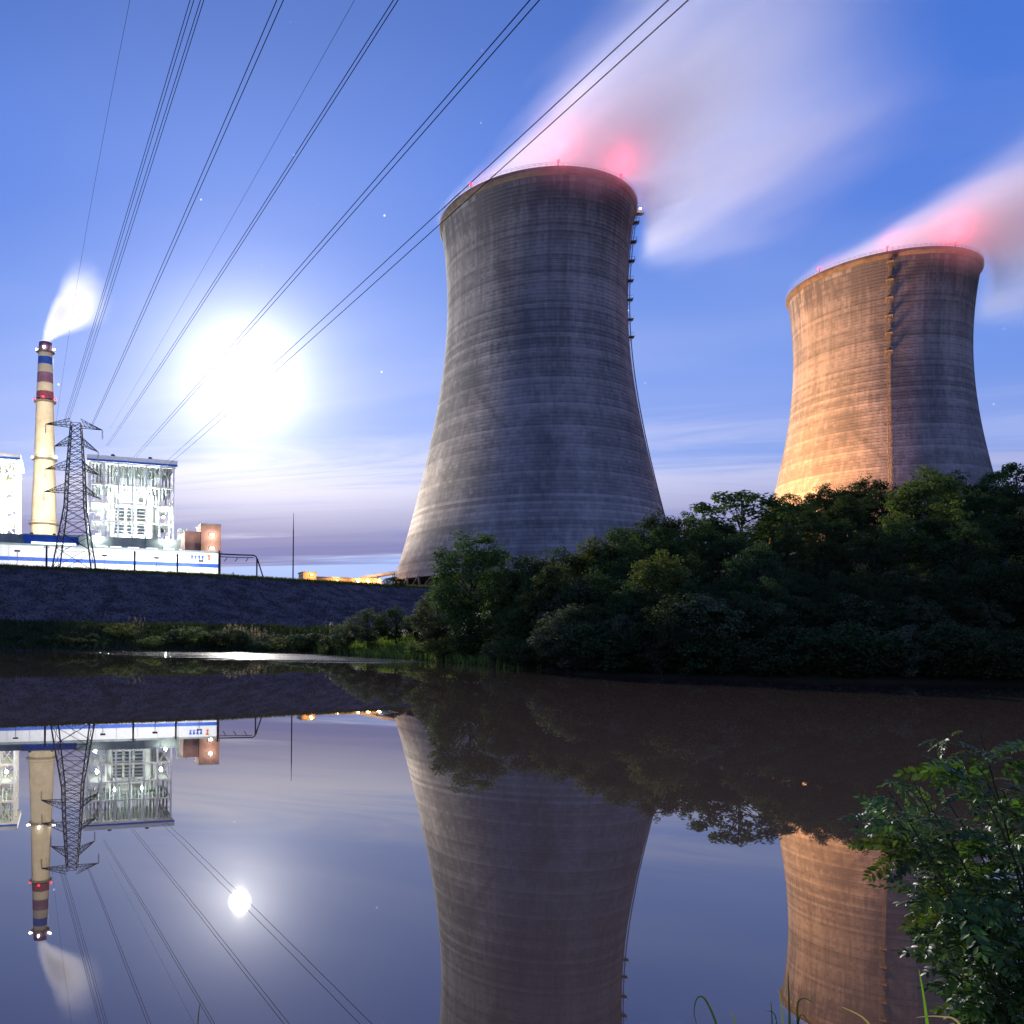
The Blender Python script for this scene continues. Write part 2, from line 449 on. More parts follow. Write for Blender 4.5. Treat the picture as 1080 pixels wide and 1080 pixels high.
# ---- riprap slope of the terrace: a bed and thousands of stones
M['riprap'] = pmat('riprap_stone', (0.16, 0.157, 0.175), 0.9, 0, 0, 0.25, 0.5, 3.0, 0.2, (0.075, 0.075, 0.09))
def crest_point(t):
    seg = np.linalg.norm(np.diff(CREST[1:6], axis=0), axis=1); cs = np.r_[0, np.cumsum(seg)]
    d = t * cs[-1]; i = min(np.searchsorted(cs, d, 'right') - 1, len(seg) - 1)
    a, b_ = CREST[1 + i], CREST[2 + i]; k = (d - cs[i]) / seg[i]
    p = a + (b_ - a) * k; tan = (b_ - a) / seg[i]
    return p, np.array([tan[1], -tan[0]])         # outward normal faces the river
NS = 260000
pts = np.c_[rng.uniform(-125, 46, NS), rng.uniform(120, 262, NS)]
ee = seg_dist(pts, CREST); zs = height(pts)
keep = (~inside(pts, PLATPOLY)) & (ee < 37) & (zs > 3.4 + 1.5 * vnoise(pts, 9.0, 8)) & (pts[:, 0] < 34)
pts, zs = pts[keep], zs[keep]; k = len(pts)
ico_v = np.array([(1, 0, 0), (-1, 0, 0), (0, 1, 0), (0, -1, 0), (0, 0, 1), (0, 0, -1)], float)
ico_f = np.array([(0, 2, 4), (2, 1, 4), (1, 3, 4), (3, 0, 4), (2, 0, 5), (1, 2, 5), (3, 1, 5), (0, 3, 5)])
sz = rng.uniform(0.12, 0.32, (k, 1, 1)) * rng.uniform(0.6, 1.25, (k, 6, 1)) * np.array([1.25, 1.0, 0.75])
ang_ = rng.uniform(0, 2 * PI, k); ca_, sa_ = np.cos(ang_), np.sin(ang_)
V = ico_v[None] * sz
V = np.stack([V[..., 0] * ca_[:, None] - V[..., 1] * sa_[:, None] + V[..., 2] * 0.3, V[..., 0] * sa_[:, None] + V[..., 1] * ca_[:, None], V[..., 2] + V[..., 0] * 0.25], -1)
V += np.c_[pts, zs + 0.08][:, None, :]
Fq = (ico_f[None] + (np.arange(k) * 6)[:, None, None]).reshape(-1, 3)
rip_o = obj('riprap_stones', np_mesh('riprap_stones', V.reshape(-1, 3), Fq), M['riprap'])
tag(rip_o, 'dark grey rubble stones facing the slope below the power plant', 'stones', kind='stuff')

# ---- low parapet along the crest, in cast sections
pw = thing('parapet_wall', 'low dark parapet running along the top of the rubble slope', 'wall')
sec = None
for i in range(46):
    t0, t1 = 0.36 + 0.62 * i / 46, 0.36 + 0.62 * (i + 1) / 46
    (a, na), (b_, nb) = crest_point(t0), crest_point(t1)
    mid = (a + b_) / 2 - na * 0.9; L = np.linalg.norm(b_ - a)
    if sec is None:
        sec = MB().box((0, 0, 0.22), (1, 0.35, 0.5)).box((0, 0, 0.52), (1, 0.5, 0.10)).mesh('section'); sec.materials.append(M['parapet'])
    o = obj('section', sec, None, pw, loc=(mid[0], mid[1], PLAT - 0.05 + random.uniform(-0.04, 0.04)))
    o.rotation_euler = (0, 0, math.atan2(b_[1] - a[1], b_[0] - a[0])); o.scale = (L - 0.06, 1, 1)

# ================================================================== cooling towers
HT = 136.2
PROF = [(0, 52.4), (8, 50.0), (19, 46.9), (30, 44.0), (43, 40.9), (56, 38.1), (68.6, 35.9), (80, 34.3), (90.5, 33.2), (105, 32.6), (113, 32.8), (120, 33.3), (128, 34.1), (136.2, 35.1)]
_pz = np.array([p[0] for p in PROF], float); _pr = np.array([p[1] for p in PROF], float)
_co = np.polyfit(_pz, _pr, 5)
def prad(z): return float(np.polyval(_co, z))
cm = bpy.data.materials.new('tower_concrete'); cm.use_nodes = True
g = NG(cm.node_tree); b = cm.node_tree.nodes['Principled BSDF']
tc = g.n('ShaderNodeTexCoord').outputs['Object']; ox, oy, oz = g.sep(tc)
lift = g.m('FLOOR', g.div(oz, 1.3))
wn = g.n('ShaderNodeTexWhiteNoise', noise_dimensions='1D'); g.lk(lift, wn.inputs['W'])
band = g.noise(g.comb(0.0, 0.0, oz), 0.09, 4, 0.65)
ang = g.m('ARCTAN2', oy, ox)
pan = g.m('FLOOR', g.mul(ang, 26.0))
wn2 = g.n('ShaderNodeTexWhiteNoise', noise_dimensions='2D'); g.lk(g.comb(pan, lift, 0.0), wn2.inputs['Vector'])
streak = g.noise(g.comb(g.mul(ox, 1.0), g.mul(oy, 1.0), g.mul(oz, 0.07)), 0.16, 5, 0.62)
blot = g.noise(tc, 0.035, 4, 0.55)
drip = g.noise(g.comb(g.mul(ox, 1.0), g.mul(oy, 1.0), g.mul(oz, 0.03)), 0.9, 3, 0.6)
v = g.add(g.mul(wn.outputs['Value'], 0.18), g.add(g.mul(band, 0.24), g.add(g.mul(wn2.outputs['Value'], 0.10), g.add(g.mul(streak, 0.38), g.mul(blot, 0.30)))))
v = g.add(v, g.mul(g.sub(drip, 0.5), 0.30))
big = g.noise(g.comb(ox, oy, g.mul(oz, 0.45)), 0.022, 3, 0.5, 0.8)
v = g.add(v, g.mul(g.sub(big, 0.5), 0.52))
rimdirt = g.mul(g.sstep(oz, HT - 26.0, HT), g.sstep(g.noise(g.comb(ox, oy, g.mul(oz, 0.02)), 0.45, 4, 0.6), 0.42, 0.62))
v = g.sub(v, g.mul(rimdirt, 0.30))
stain_shadow = g.noise(g.comb(g.add(ox, g.mul(oz, 0.5)), oy, g.mul(oz, 0.3)), 0.05, 4, 0.6, 0.5)  # slanting stains and dark shadow, both painted into the concrete colour
v = g.sub(v, g.mul(g.sstep(stain_shadow, 0.54, 0.74), 0.17))
col = g.mix(g.sstep(v, 0.35, 0.95), (0.13, 0.13, 0.138, 1), (0.38, 0.37, 0.365, 1))
g.lk(col, b.inputs['Base Color']); b.inputs['Roughness'].default_value = 0.92; b.inputs['Specular IOR Level'].default_value = 0.15
bp = g.n('ShaderNodeBump'); bp.inputs['Strength'].default_value = 0.35; bp.inputs['Distance'].default_value = 0.3
g.lk(g.noise(tc, 0.9, 4, 0.6), bp.inputs['Height']); g.lk(bp.outputs[0], b.inputs['Normal'])
M['concrete'] = cm
M['rim_concrete'] = pmat('rim_concrete', (0.16, 0.135, 0.12), 0.9, 0, 0.4, 0.3)

prof = []
NL = 104
for i in range(NL):
    z0, z1 = i * HT / NL, (i + 1) * HT / NL
    prof += [(prad(z0) + 0.10, z0), (prad(z1 - 0.30) + 0.10, z1 - 0.30), (prad(z1 - 0.22) + 0.01, z1 - 0.22), (prad(z1) + 0.01, z1 - 0.01)]
inner = [(prad(z) - 0.9, z) for z in np.linspace(HT, 0, 50)]
shell_me = MB().lathe(prof + inner + [prof[0]], 180).mesh('shell'); shell_me.materials.append(M['concrete'])
for p in shell_me.polygons: p.use_smooth = False
rt = prad(HT)
rim_me = MB().lathe([(rt - 0.3, HT - 1.8), (rt + 0.35, HT - 1.4), (rt + 0.9, HT - 0.5), (rt + 0.9, HT + 0.6), (rt - 1.2, HT + 0.6), (rt - 1.2, HT - 1.8), (rt - 0.3, HT - 1.8)], 180).mesh('rim')
rim_me.materials.append(M['rim_concrete'])
rail = MB()
for hh in (HT + 1.2, HT + 1.75): rail.lathe([(rt + 0.8, hh), (rt + 0.86, hh), (rt + 0.86, hh + 0.06), (rt + 0.8, hh + 0.06), (rt + 0.8, hh)], 120)
for i in range(120):
    a = 2 * PI * i / 120; rail.bar((math.cos(a) * (rt + .83), math.sin(a) * (rt + .83), HT + 0.55), (math.cos(a) * (rt + .83), math.sin(a) * (rt + .83), HT + 1.8), 0.04, n=3)
rail_me = rail.mesh('railing'); rail_me.materials.append(M['ladder'])
# raking legs that carry the shell
colb = MB()
a = 2 * PI / 88
r0 = prad(0)
colb.bar((r0 + 1.8, 0, -5.5), ((r0 - 0.2) * math.cos(a), (r0 - 0.2) * math.sin(a), 0.3), 0.42, n=8)
colb.bar((r0 + 1.8, 0, -5.5), ((r0 - 0.2) * math.cos(a), -(r0 - 0.2) * math.sin(a), 0.3), 0.42, n=8)
col_me = colb.mesh('support_column'); col_me.materials.append(M['rim_concrete'])
plat_me = MB().box((1.3, 0, 0), (2.2, 2.4, 0.14)).bar((2.3, 1.1, 0), (2.3, 1.1, 1.3), 0.06).bar((2.3, -1.1, 0), (2.3, -1.1, 1.3), 0.06).bar((2.3, -1.1, 1.25), (2.3, 1.1, 1.25), 0.06)
plat_me.bar((0.3, 1.1, 1.25), (2.3, 1.1, 1.25), 0.06).bar((0.3, -1.1, 1.25), (2.3, -1.1, 1.25), 0.06).bar((0.2, 1.2, -1.7), (2.2, 1.0, -0.05), 0.09).bar((0.2, -1.2, -1.7), (2.2, -1.0, -0.05), 0.09)
plat_me = plat_me.mesh('ladder_platform'); plat_me.materials.append(M['ladder'])

def tower(label, X, Y, zb, ladder_ang, plats, red_angs, separate_legs, ladder_full=True):
    T = thing('cooling_tower', label, 'cooling tower', (X, Y, zb), 0.0, 'hyperbolic concrete cooling towers')
    obj('shell', shell_me, None, T); obj('rim', rim_me, None, T); obj('railing', rail_me, None, T)
    if separate_legs:
        for i in range(44):
            o = obj('support_column', col_me, None, T); o.rotation_euler = (0, 0, 2 * PI * i / 44)
    else:
        mb = MB()
        for i in range(44):
            a = 2 * PI * i / 44
            for s in (-1, 1):
                mb.bar(((r0 + 1.8) * math.cos(a), (r0 + 1.8) * math.sin(a), -5.5), ((r0 - .2) * math.cos(a + s * PI / 44), (r0 - .2) * math.sin(a + s * PI / 44), 0.3), 0.42, n=6)
        mb.build('support_columns', M['rim_concrete'], T)
    # basin ring
    MB().lathe([(r0 + 3.5, -7), (r0 + 3.5, -4.9), (r0 + 2.9, -4.9), (r0 + 2.9, -7)], 96).build('basin_wall', M['rim_concrete'], T)
    # caged ladder following the shell
    ca, sa = math.cos(ladder_ang), math.sin(ladder_ang)
    zz = list(np.linspace(1, HT - 0.5, 64))
    def pt(z, off, side): 
        r = prad(z) + off
        return (r * ca - side * sa, r * sa + side * ca, z)
    mb = MB()
    for sd in (-0.35, 0.35): mb.tube([pt(z, 0.45, sd) for z in zz], 0.10, 4)
    for sd in (-0.6, 0.0, 0.6): mb.tube([pt(z, 1.25, sd) for z in zz], 0.06, 4)
    for z in np.linspace(1, HT - 1, 150):
        mb.bar(pt(z, 0.45, -0.35), pt(z, 0.45, 0.35), 0.04, n=3)
        mb.bar(pt(z, 0.45, -0.35), pt(z, 1.25, -0.6), 0.05, n=3).bar(pt(z, 1.25, -0.6), pt(z, 1.25, 0.6), 0.05, n=3).bar(pt(z, 1.25, 0.6), pt(z, 0.45, 0.35), 0.05, n=3)
    mb.build('caged_ladder', M['ladder'], T)
    for z in plats:
        o = obj('ladder_platform', plat_me, None, T, loc=(prad(z) * ca, prad(z) * sa, z)); o.rotation_euler = (0, 0, ladder_ang)
    for a in red_angs:
        q = Vector(((rt + 0.3) * math.cos(a), (rt + 0.3) * math.sin(a), HT + 0.6))
        L = MB().bar((0, 0, 0), (0, 0, 1.4), 0.14, n=6).build('obstruction_light', M['steel'], T, loc=q)
        MB().lathe([(0.02, 1.4), (0.40, 1.5), (0.48, 1.9), (0.36, 2.3), (0.02, 2.45)], 12).build('red_lens', M['em_red'], L, True)
        lamp('red_glow', 'POINT', (0, 0, 7.0), 11000, (1.0, 0.05, 0.10), L, 5.0)
    return T
ZB = 22 + CAMZ
def rim_angle(X, Y, px, far=False):
    """bearing on the rim that the given picture column meets"""
    best = None
    for i in range(720):
        a = 2 * PI * i / 720; x, y = X + rt * math.cos(a), Y + rt * math.sin(a)
        facing = (x - X) * X + (y - Y) * Y
        if (facing > 0) != far: continue
        q = PPX + F * x / y + ROLL * F * 158.0 / y
        if best is None or abs(q - px) < best[0]: best = (abs(q - px), a)
    return best[1]
T1X, T1Y, T2X, T2Y = 77.0, 304.9, 242.4, 356.7
th1, th2 = math.atan2(T1X, T1Y), math.atan2(T2X, T2Y)
lad1 = -th1 + math.radians(1.5)            # just on the right-hand outline
lad2 = rim_angle(T2X, T2Y, 939)
pl1 = [90.5, 97, 104.3, 111.3, 118.5, 125.5, 132.5]
tw1 = tower('large blue-grey cooling tower, the nearer one, left of the orange-lit tower', T1X, T1Y, ZB, lad1, pl1,
            [rim_angle(T1X, T1Y, 589), rim_angle(T1X, T1Y, 654), rim_angle(T1X, T1Y, 497), rim_angle(T1X, T1Y, 560, True)], True)
tw2 = tower('cooling tower lit orange on its left half, behind the wooded slope at right', T2X, T2Y, ZB, lad2, pl1[1:],
            [rim_angle(T2X, T2Y, 865), rim_angle(T2X, T2Y, 936), rim_angle(T2X, T2Y, 1007), rim_angle(T2X, T2Y, 960, True)], False)
# a work lamp where the nearer tower's ladder meets the rim
q = Vector(((rt + 1.8) * math.cos(lad1), (rt + 1.8) * math.sin(lad1), HT - 0.4))
wl = MB().bar((0, 0, 0), (0, 0, 1.6), 0.12, n=6).box((0.2, 0, -0.1), (2.6, 2.2, 0.2)).build('work_lamp', M['yellow_paint'], tw1, loc=q)
MB().box((0.3, -0.3, 1.7), (0.7, 0.5, 0.4)).build('lamp_glass', M['em_orange'], wl)
lamp('work_glow', 'POINT', (1.2, -1.2, 1.9), 900, (1.0, 0.6, 0.2), wl, 0.3)

# ================================================================== steam
def steam_mat(name, kind, density, seed=0.0):
    m_ = bpy.data.materials.new(name); m_.use_nodes = True
    t = m_.node_tree; t.nodes.clear(); g = NG(t)
    tc = g.n('ShaderNodeTexCoord').outputs['Object']; x, y, z = g.sep(tc)
    if kind == 'tower':
        R = 33.0
        # upwind of the axis the plume is bounded by the mouth, downwind it widens
        xn = g.m('MAXIMUM', g.mul(x, -1.0), 0.0)
        Ry = g.add(g.m('SQRT', g.m('MAXIMUM', g.sub(R * R, g.mul(xn, xn)), 1.0)), g.mul(g.m('MAXIMUM', x, 0.0), g.sstep(y, -12.0, 12.0, 0.24, 0.20)))
        xp = g.m('MAXIMUM', g.add(x, 33.0), 0.0)
        Rz = g.add(1.0, g.add(g.mul(xp, 0.16), g.mul(g.m('MINIMUM', xp, 45.0), 0.14)))
        zc = g.add(g.mul(xp, 0.09), g.mul(g.m('MAXIMUM', y, 0.0), g.mul(g.sstep(x, -10, 40), -0.38)))
        zl = g.sub(z, zc)
        r = g.m('SQRT', g.add(g.m('POWER', g.div(y, Ry), 2.0), g.m('POWER', g.div(zl, Rz), 2.0)))
        st = g.noise(g.vmul(tc, (0.010, 0.045, 0.045)), 1.0, 4, 0.5)
        fine = g.noise(g.vmul(tc, (0.018, 0.11, 0.11)), 1.0, 3, 0.5)
        shape = g.sstep(g.add(r, g.mul(g.sub(st, 0.5), 1.6)), 1.15, 0.15)
        fade = g.sstep(x, 128, -30, 0.0, 1.0)
        start = g.sstep(x, -33.0, -22.0)
        inbox = g.sstep(x, 150, 115)
        rho = g.m('SQRT', g.add(g.mul(x, x), g.mul(y, y)))
        start = g.mul(start, g.m('MAXIMUM', g.sstep(rho, 37.0, 42.0), g.sstep(z, 0.2, 2.0)))
        d = g.mul(g.mul(shape, g.mul(fade, start)), g.mul(inbox, g.add(0.35, g.mul(fine, 1.2))))
    else:
        xp = g.m('MAXIMUM', x, 0.0)
        Ry = g.add(3.0, g.mul(xp, 0.30)); zc = g.mul(g.m('POWER', g.div(xp, 30.0), 0.55), 15.0)
        r = g.m('SQRT', g.add(g.m('POWER', g.div(y, Ry), 2.0), g.m('POWER', g.div(g.sub(z, zc), g.add(2.5, g.mul(xp, 0.42))), 2.0)))
        st = g.noise(g.vmul(tc, (0.04, 0.12, 0.12)), 1.0, 3, 0.5)
        d = g.mul(g.sstep(g.add(r, g.mul(g.sub(st, 0.5), 0.6)), 1.1, 0.2), g.mul(g.sstep(x, 46, 4), g.sstep(x, -3.2, -1.5)))
        d = g.mul(d, g.sstep(z, -0.5, 1.5))
    vol = g.n('ShaderNodeVolumePrincipled')
    vol.inputs['Color'].default_value = (0.995, 0.975, 0.98, 1); vol.inputs['Anisotropy'].default_value = 0.58
    g.put(vol.inputs['Density'], g.mul(d, density))
    o = g.n('ShaderNodeOutputMaterial'); g.lk(vol.outputs[0], o.inputs['Volume'])
    return m_
wind = Vector((0.50, -0.86, 0.0)).normalized(); wa = math.atan2(wind.y, wind.x)
M['steam'] = steam_mat('tower_steam', 'tower', 0.125)
def plume_box(lo, hi, n=(6, 5, 5)):
    mb = MB(); c = [(a + b_) / 2 for a, b_ in zip(lo, hi)]; s = [b_ - a for a, b_ in zip(lo, hi)]
    return mb.box(c, s).mesh('steam_plume')
sp_me = plume_box((-34, -60, -34), (150, 66, 66)); sp_me.materials.append(M['steam'])
for X, Y, lab in ((T1X, T1Y, 'broad pink-white steam plume blowing off the nearer cooling tower'), (T2X, T2Y, 'steam plume blowing off the orange-lit cooling tower at right')):
    o = obj('steam_plume', sp_me, None, None, loc=(X, Y, ZB + HT + 0.6)); o.rotation_euler = (0, 0, wa)
    tag(o, lab, 'steam', 'steam plumes above the cooling towers', 'stuff')
# ================================================================== the power plant on the terrace
ANG = math.radians(18)
def frame(px, Y):
    """origin on the terrace below a picture column at depth Y; things there are turned with the plant"""
    q = at(px, 600, Y); return Vector((q.x, Y, PLAT))
def ky(Y): return Y * KY

# ---- chimney
CY = 420.0 * KY
cb = at(46, 600, CY); CX = cb.x; CT = at(49, 362, CY).z - PLAT
ch = thing('chimney', 'tall cream chimney with blue and red bands, smoking beside the pylon', 'chimney', (CX, CY, PLAT))
M['cream'] = pmat('chimney_concrete', (0.62, 0.54, 0.40), 0.8, 0, 0.25, 0.12)
M['band_blue'] = pmat('band_blue', (0.03, 0.09, 0.42), 0.6, 0, 0.2, 0.3)
M['band_mauve'] = pmat('band_mauve', (0.24, 0.12, 0.20), 0.7, 0, 0.3, 0.3)
M['band_red'] = pmat('band_red', (0.24, 0.07, 0.11), 0.7, 0, 0.3, 0.3)
def cz(py): return at(47, py, CY).z - PLAT
cprof = [(0, 7.6), (cz(555), 6.9), (cz(485), 5.5), (cz(425), 4.75), (cz(380), 3.9), (CT, 3.5)]
def crad(z): return float(np.interp(z, [p[0] for p in cprof], [p[1] for p in cprof]))
cuts = [(0, 'cream'), (cz(424), 'band_red'), (cz(414), 'cream'), (cz(405), 'band_mauve'), (cz(394), 'cream'), (cz(385.5), 'band_blue'), (cz(377.5), 'cream'), (cz(371), 'band_mauve'), (CT, None)]
for (z0, mt), (z1, _) in zip(cuts[:-1], cuts[1:]):
    zs_ = sorted({z0, z1} | {p[0] for p in cprof if z0 < p[0] < z1})
    pr_ = [(crad(z), z) for z in zs_]
    if z1 == CT: pr_ += [(crad(CT) - 0.5, CT), (crad(CT) - 0.5, CT - 3)]
    MB().lathe(pr_, 40).build('shaft_band' if mt != 'cream' else 'shaft', M[mt], ch, True)
for py, lit in ((424, 'em_red'), (485, 'em_white'), (553, None), (371.5, 'em_white')):
    z = cz(py); r = crad(z)
    gal = MB().lathe([(r + 0.05, z - 0.9), (r + 1.3, z - 0.2), (r + 1.3, z + 0.1), (r + 0.05, z + 0.1)], 40).lathe([(r + 1.25, z + 1.2), (r + 1.35, z + 1.2), (r + 1.35, z + 1.35), (r + 1.25, z + 1.35), (r + 1.25, z + 1.2)], 40).build('gallery', M['ladder'], ch)
    if lit:
        for a in (-PI / 2 - 1.5, -PI / 2 + 0.15, -PI / 2 + 1.5):
            MB().lathe([(0.02, -0.5), (0.55, -0.3), (0.6, 0.4), (0.02, 0.7)], 10, ((r + 1.1) * math.cos(a), (r + 1.1) * math.sin(a), z + 1.3)).build('gallery_lamp', M[lit], gal, True)
            if lit == 'em_white': lamp('gallery_glow', 'POINT', ((r + 2.0) * math.cos(a), (r + 2.0) * math.sin(a), z + 1.6), 700, (1, .95, .85), gal, 0.4)
M['smoke'] = steam_mat('chimney_steam', 'chimney', 0.20)
sm_me = plume_box((-3.6, -16, -1), (46, 16, 52)); sm_me.materials.append(M['smoke'])
o = obj('steam_plume', sm_me, None, None, loc=(CX, CY, PLAT + CT)); o.rotation_euler = (0, 0, math.atan2(-0.62, 0.78))
tag(o, 'small pale wisp of steam leaving the top of the chimney', 'steam', None, 'stuff')

# ---- boiler house: open steel frame round a boiler casing, floodlit
def boiler(label, px0, Y0, W, H):
    B = thing('boiler_house', label, 'boiler house', frame(px0, ky(Y0)), ANG, 'floodlit boiler houses')
    Dp = 30.0; nb = 6
    xs = [W * i / nb for i in range(nb + 1)]; lv = [0, 10, 18, 26, 34, 42, 50, H - 2.5]
    for yy in (0, Dp * 0.5, Dp):
        for x in xs: MB().box((x, yy, (H - 2.5) / 2), (0.8, 0.8, H - 2.5)).build('column', M['white_steel'], B)
    for yy in (0, Dp):
        for z in lv[1:]:
            MB().box((W / 2, yy, z), (W - 0.9, 0.55, 0.7)).build('floor_beam', M['white_steel'], B)
    for z in lv[1:-1]:
        # grating floors left and right of the boiler
        MB().box((W * 0.16, Dp / 2, z - 0.1), (W * 0.26, Dp - 2, 0.2)).build('floor_grating', M['casing'], B)
        MB().box((W * 0.86, Dp / 2, z - 0.1), (W * 0.22, Dp - 2, 0.2)).build('floor_grating', M['casing'], B)
        for x0 in (0, W):
            MB().box((x0, Dp / 2, z), (0.5, Dp - 1.0, 0.6)).build('side_beam', M['white_steel'], B)
        MB().bar((0.2, -0.5, z + 1.1), (W - 0.2, -0.5, z + 1.1), 0.07).bar((0.2, -0.5, z + 0.6), (W - 0.2, -0.5, z + 0.6), 0.05).build('handrail', M['yellow_paint'], B)
    # cross bracing
    for i, (z0, z1) in enumerate(zip(lv[:-1], lv[1:])):
        for bay in (0, nb - 1):
            xa, xb = xs[bay] + 0.3, xs[bay + 1] - 0.3
            MB().bar((xa, 0.05, z0 + 0.4), (xb, 0.05, z1 - 0.4), 0.17).build('brace', M['white_steel'], B)
            MB().bar((xb, -0.25, z0 + 0.4), (xa, -0.25, z1 - 0.4), 0.17).build('brace', M['white_steel'], B)
    # boiler casing with stiffeners, louvred bays, ducts
    cs = MB().box((W * 0.52, Dp * 0.55, 28), (W * 0.40, Dp * 0.6, 46)).build('boiler_casing', M['casing'], B)
    for z in np.arange(8, 50, 3.0): MB().box((W * 0.52, Dp * 0.25 - 0.25, z), (W * 0.40 + 0.2, 0.45, 0.4)).build('stiffener', M['white_steel'], cs)
    for k_, (xa, xb) in enumerate(((0.30, 0.41), (0.44, 0.53), (0.56, 0.68))):
        zlo, zhi = 28, 41.5
        lb = MB().box((W * (xa + xb) / 2, 1.6, (zlo + zhi) / 2), (W * (xb - xa), 0.3, zhi - zlo)).build('louvre_panel', M['louver'], B)
        for z in np.arange(zlo + 0.6, zhi, 1.5):
            MB().box((W * (xa + xb) / 2, 1.25, z), (W * (xb - xa) - 0.3, 0.5, 0.45), Matrix.Rotation(0.5, 3, 'X')).build('louvre_slat', M['white_steel'], lb)
    for x, r in ((W * 0.25, 1.3), (W * 0.74, 1.6), (W * 0.80, 0.9)):
        MB().bar((x, 4.5, 4), (x, 4.5, 47), r, n=16).build('duct', M['casing'], B)
    for z in (20.0, 12.5, 48.5): MB().bar((W * 0.1, 3.0, z), (W * 0.9, 3.0, z), 0.7, n=12).build('steam_pipe', M['white_steel'], B)
    # upper screen of pipes and trusses under the roof
    up_ = MB()
    for i in range(22):
        x = W * (0.04 + 0.92 * i / 21); z0 = 42.5 + (i * 37 % 7) * 0.8
        up_.bar((x, 2.2, z0), (x, 2.2, H - 3), 0.28 + (i % 3) * 0.12, n=6)
    up_.build('hanger_tubes', M['louver'], B)
    for i in range(8):
        xa = W * i / 8
        MB().bar((xa, 0.9, H - 8.5), (xa + W / 8, 0.9, H - 3.2), 0.16).bar((xa + W / 8, 0.9, H - 8.5), (xa, 0.9, H - 3.2), 0.16).build('roof_truss', M['grey_panel'], B)
    rf = MB().box((W / 2, Dp / 2, H - 0.7), (W + 3.0, Dp + 3, 2.0)).build('roof', M['white_panel'], B)
    MB().box((W / 2, -1.62, H - 1.95), (W + 3.05, 0.25, 0.8)).build('blue_fascia', M['blue_panel'], rf)
    for x in (W * 0.27, W * 0.72): MB().bar((x, 3, H + 0.3), (x, 3, H + 1.6), 0.5, n=10).lathe([(0.9, 1.3), (0.9, 1.8), (0.02, 2.2)], 12, (x, 3, H)).build('roof_vent', M['steel'], rf)
    # stair zigzag on the left
    for i, (z0, z1) in enumerate(zip(lv[:-1], lv[1:])):
        xa, xb = (W * 0.04, W * 0.15) if i % 2 == 0 else (W * 0.15, W * 0.04)
        MB().bar((xa, -1.1, z0 + 0.2), (xb, -1.1, z1), 0.22).bar((xa, -1.6, z0 + 0.2), (xb, -1.6, z1), 0.22).build('stair_flight', M['white_steel'], B)
    spots = [(0.13, 6, 6), (0.88, 6, 6), (0.5, -2.2, 8.5), (0.16, 8, 22), (0.84, 8, 22), (0.12, 8, 38), (0.9, 8, 38), (0.28, 3.2, 15), (0.72, 3.2, 15.5), (0.5, 2.6, 23), (0.33, 2.8, 45.5), (0.66, 2.8, 45.5), (0.93, -1.5, 12)]
    for fx, fy, fz in spots:
        L = MB().box((0, 0, 0), (1.1, 0.5, 0.8)).build('floodlight', M['steel'], B, loc=(W * fx, fy - 0.6, fz))
        MB().box((0, -0.30, 0), (0.95, 0.08, 0.65)).build('lamp_glass', M['em_white'], L)
        lamp('floodlight_glow', 'POINT', (0, -1.1, 0.1), 70000, (0.97, 1.0, 0.92), L, 0.6)
    return B
bo1 = boiler('floodlit open-framed boiler house with blue-edged flat roof, right of the pylon', 94, 330, 36.0, 62.0)
bo2 = copy_tree(bo1); p2 = frame(17, ky(330)); bo2.location = p2 - Vector((36 * math.cos(ANG), 36 * math.sin(ANG), 0))
tag(bo2, 'second floodlit boiler house cut by the left edge of the picture', 'boiler house')

# ---- long white turbine hall with a blue stripe
HL, HH = 112.0, 13.6
h0 = frame(231, ky(271))
hall = thing('turbine_hall', 'long low white hall with a blue stripe along the terrace edge', 'hall', h0, ANG)
hall_dir = Vector((math.cos(ANG), math.sin(ANG), 0))
NPN = 16
pw_ = HL / NPN
pan_me = MB().box((0, 0, 4.1), (pw_ - 0.10, 0.3, 8.2)).mesh('wall_panel'); pan_me.materials.append(M['white_panel'])
pan2_me = MB().box((0, 0, 11.55), (pw_ - 0.10, 0.3, 4.1)).mesh('wall_panel'); pan2_me.materials.append(M['white_panel'])
str_me = MB().box((0, 0, 8.85), (pw_ - 0.06, 0.36, 1.24)).mesh('blue_stripe'); str_me.materials.append(M['blue_panel'])
for i in range(NPN):
    x = -HL + pw_ * (i + 0.5)
    for me, nm in ((pan_me, 'wall_panel'), (pan2_me, 'wall_panel'), (str_me, 'blue_stripe')): obj(nm, me, None, hall, loc=(x, random.uniform(-0.02, 0.02), 0))
MB().box((-HL / 2, 9.2, 6.7), (HL - 0.2, 17.8, 13.2)).build('core', M['white_panel'], hall)
MB().box((-HL / 2, 9.0, HH + 0.25), (HL + 0.6, 19, 0.3)).box((-HL / 2, -0.45, HH - 0.05), (HL + 0.6, 0.25, 0.5)).build('roof', M['grey_panel'], hall)
for i in range(9):
    x = -8 - i * 11.5
    d_ = MB().box((x, -0.22, 2.0), (2.6, 0.2, 3.9)).build('door', M['grey_panel'] if i % 3 else M['louver'], hall)
    MB().box((x + 0.9, -0.38, 1.9), (0.12, 0.12, 0.5)).build('handle', M['steel'], d_)
    w_ = MB().box((x - 5, -0.2, 5.6), (3.0, 0.14, 1.3)).build('window', M['em_win'] if i in (2, 6) else M['louver'], hall)
    MB().box((x - 5, -0.26, 4.86), (3.3, 0.3, 0.16)).build('sill', M['grey_panel'], w_)
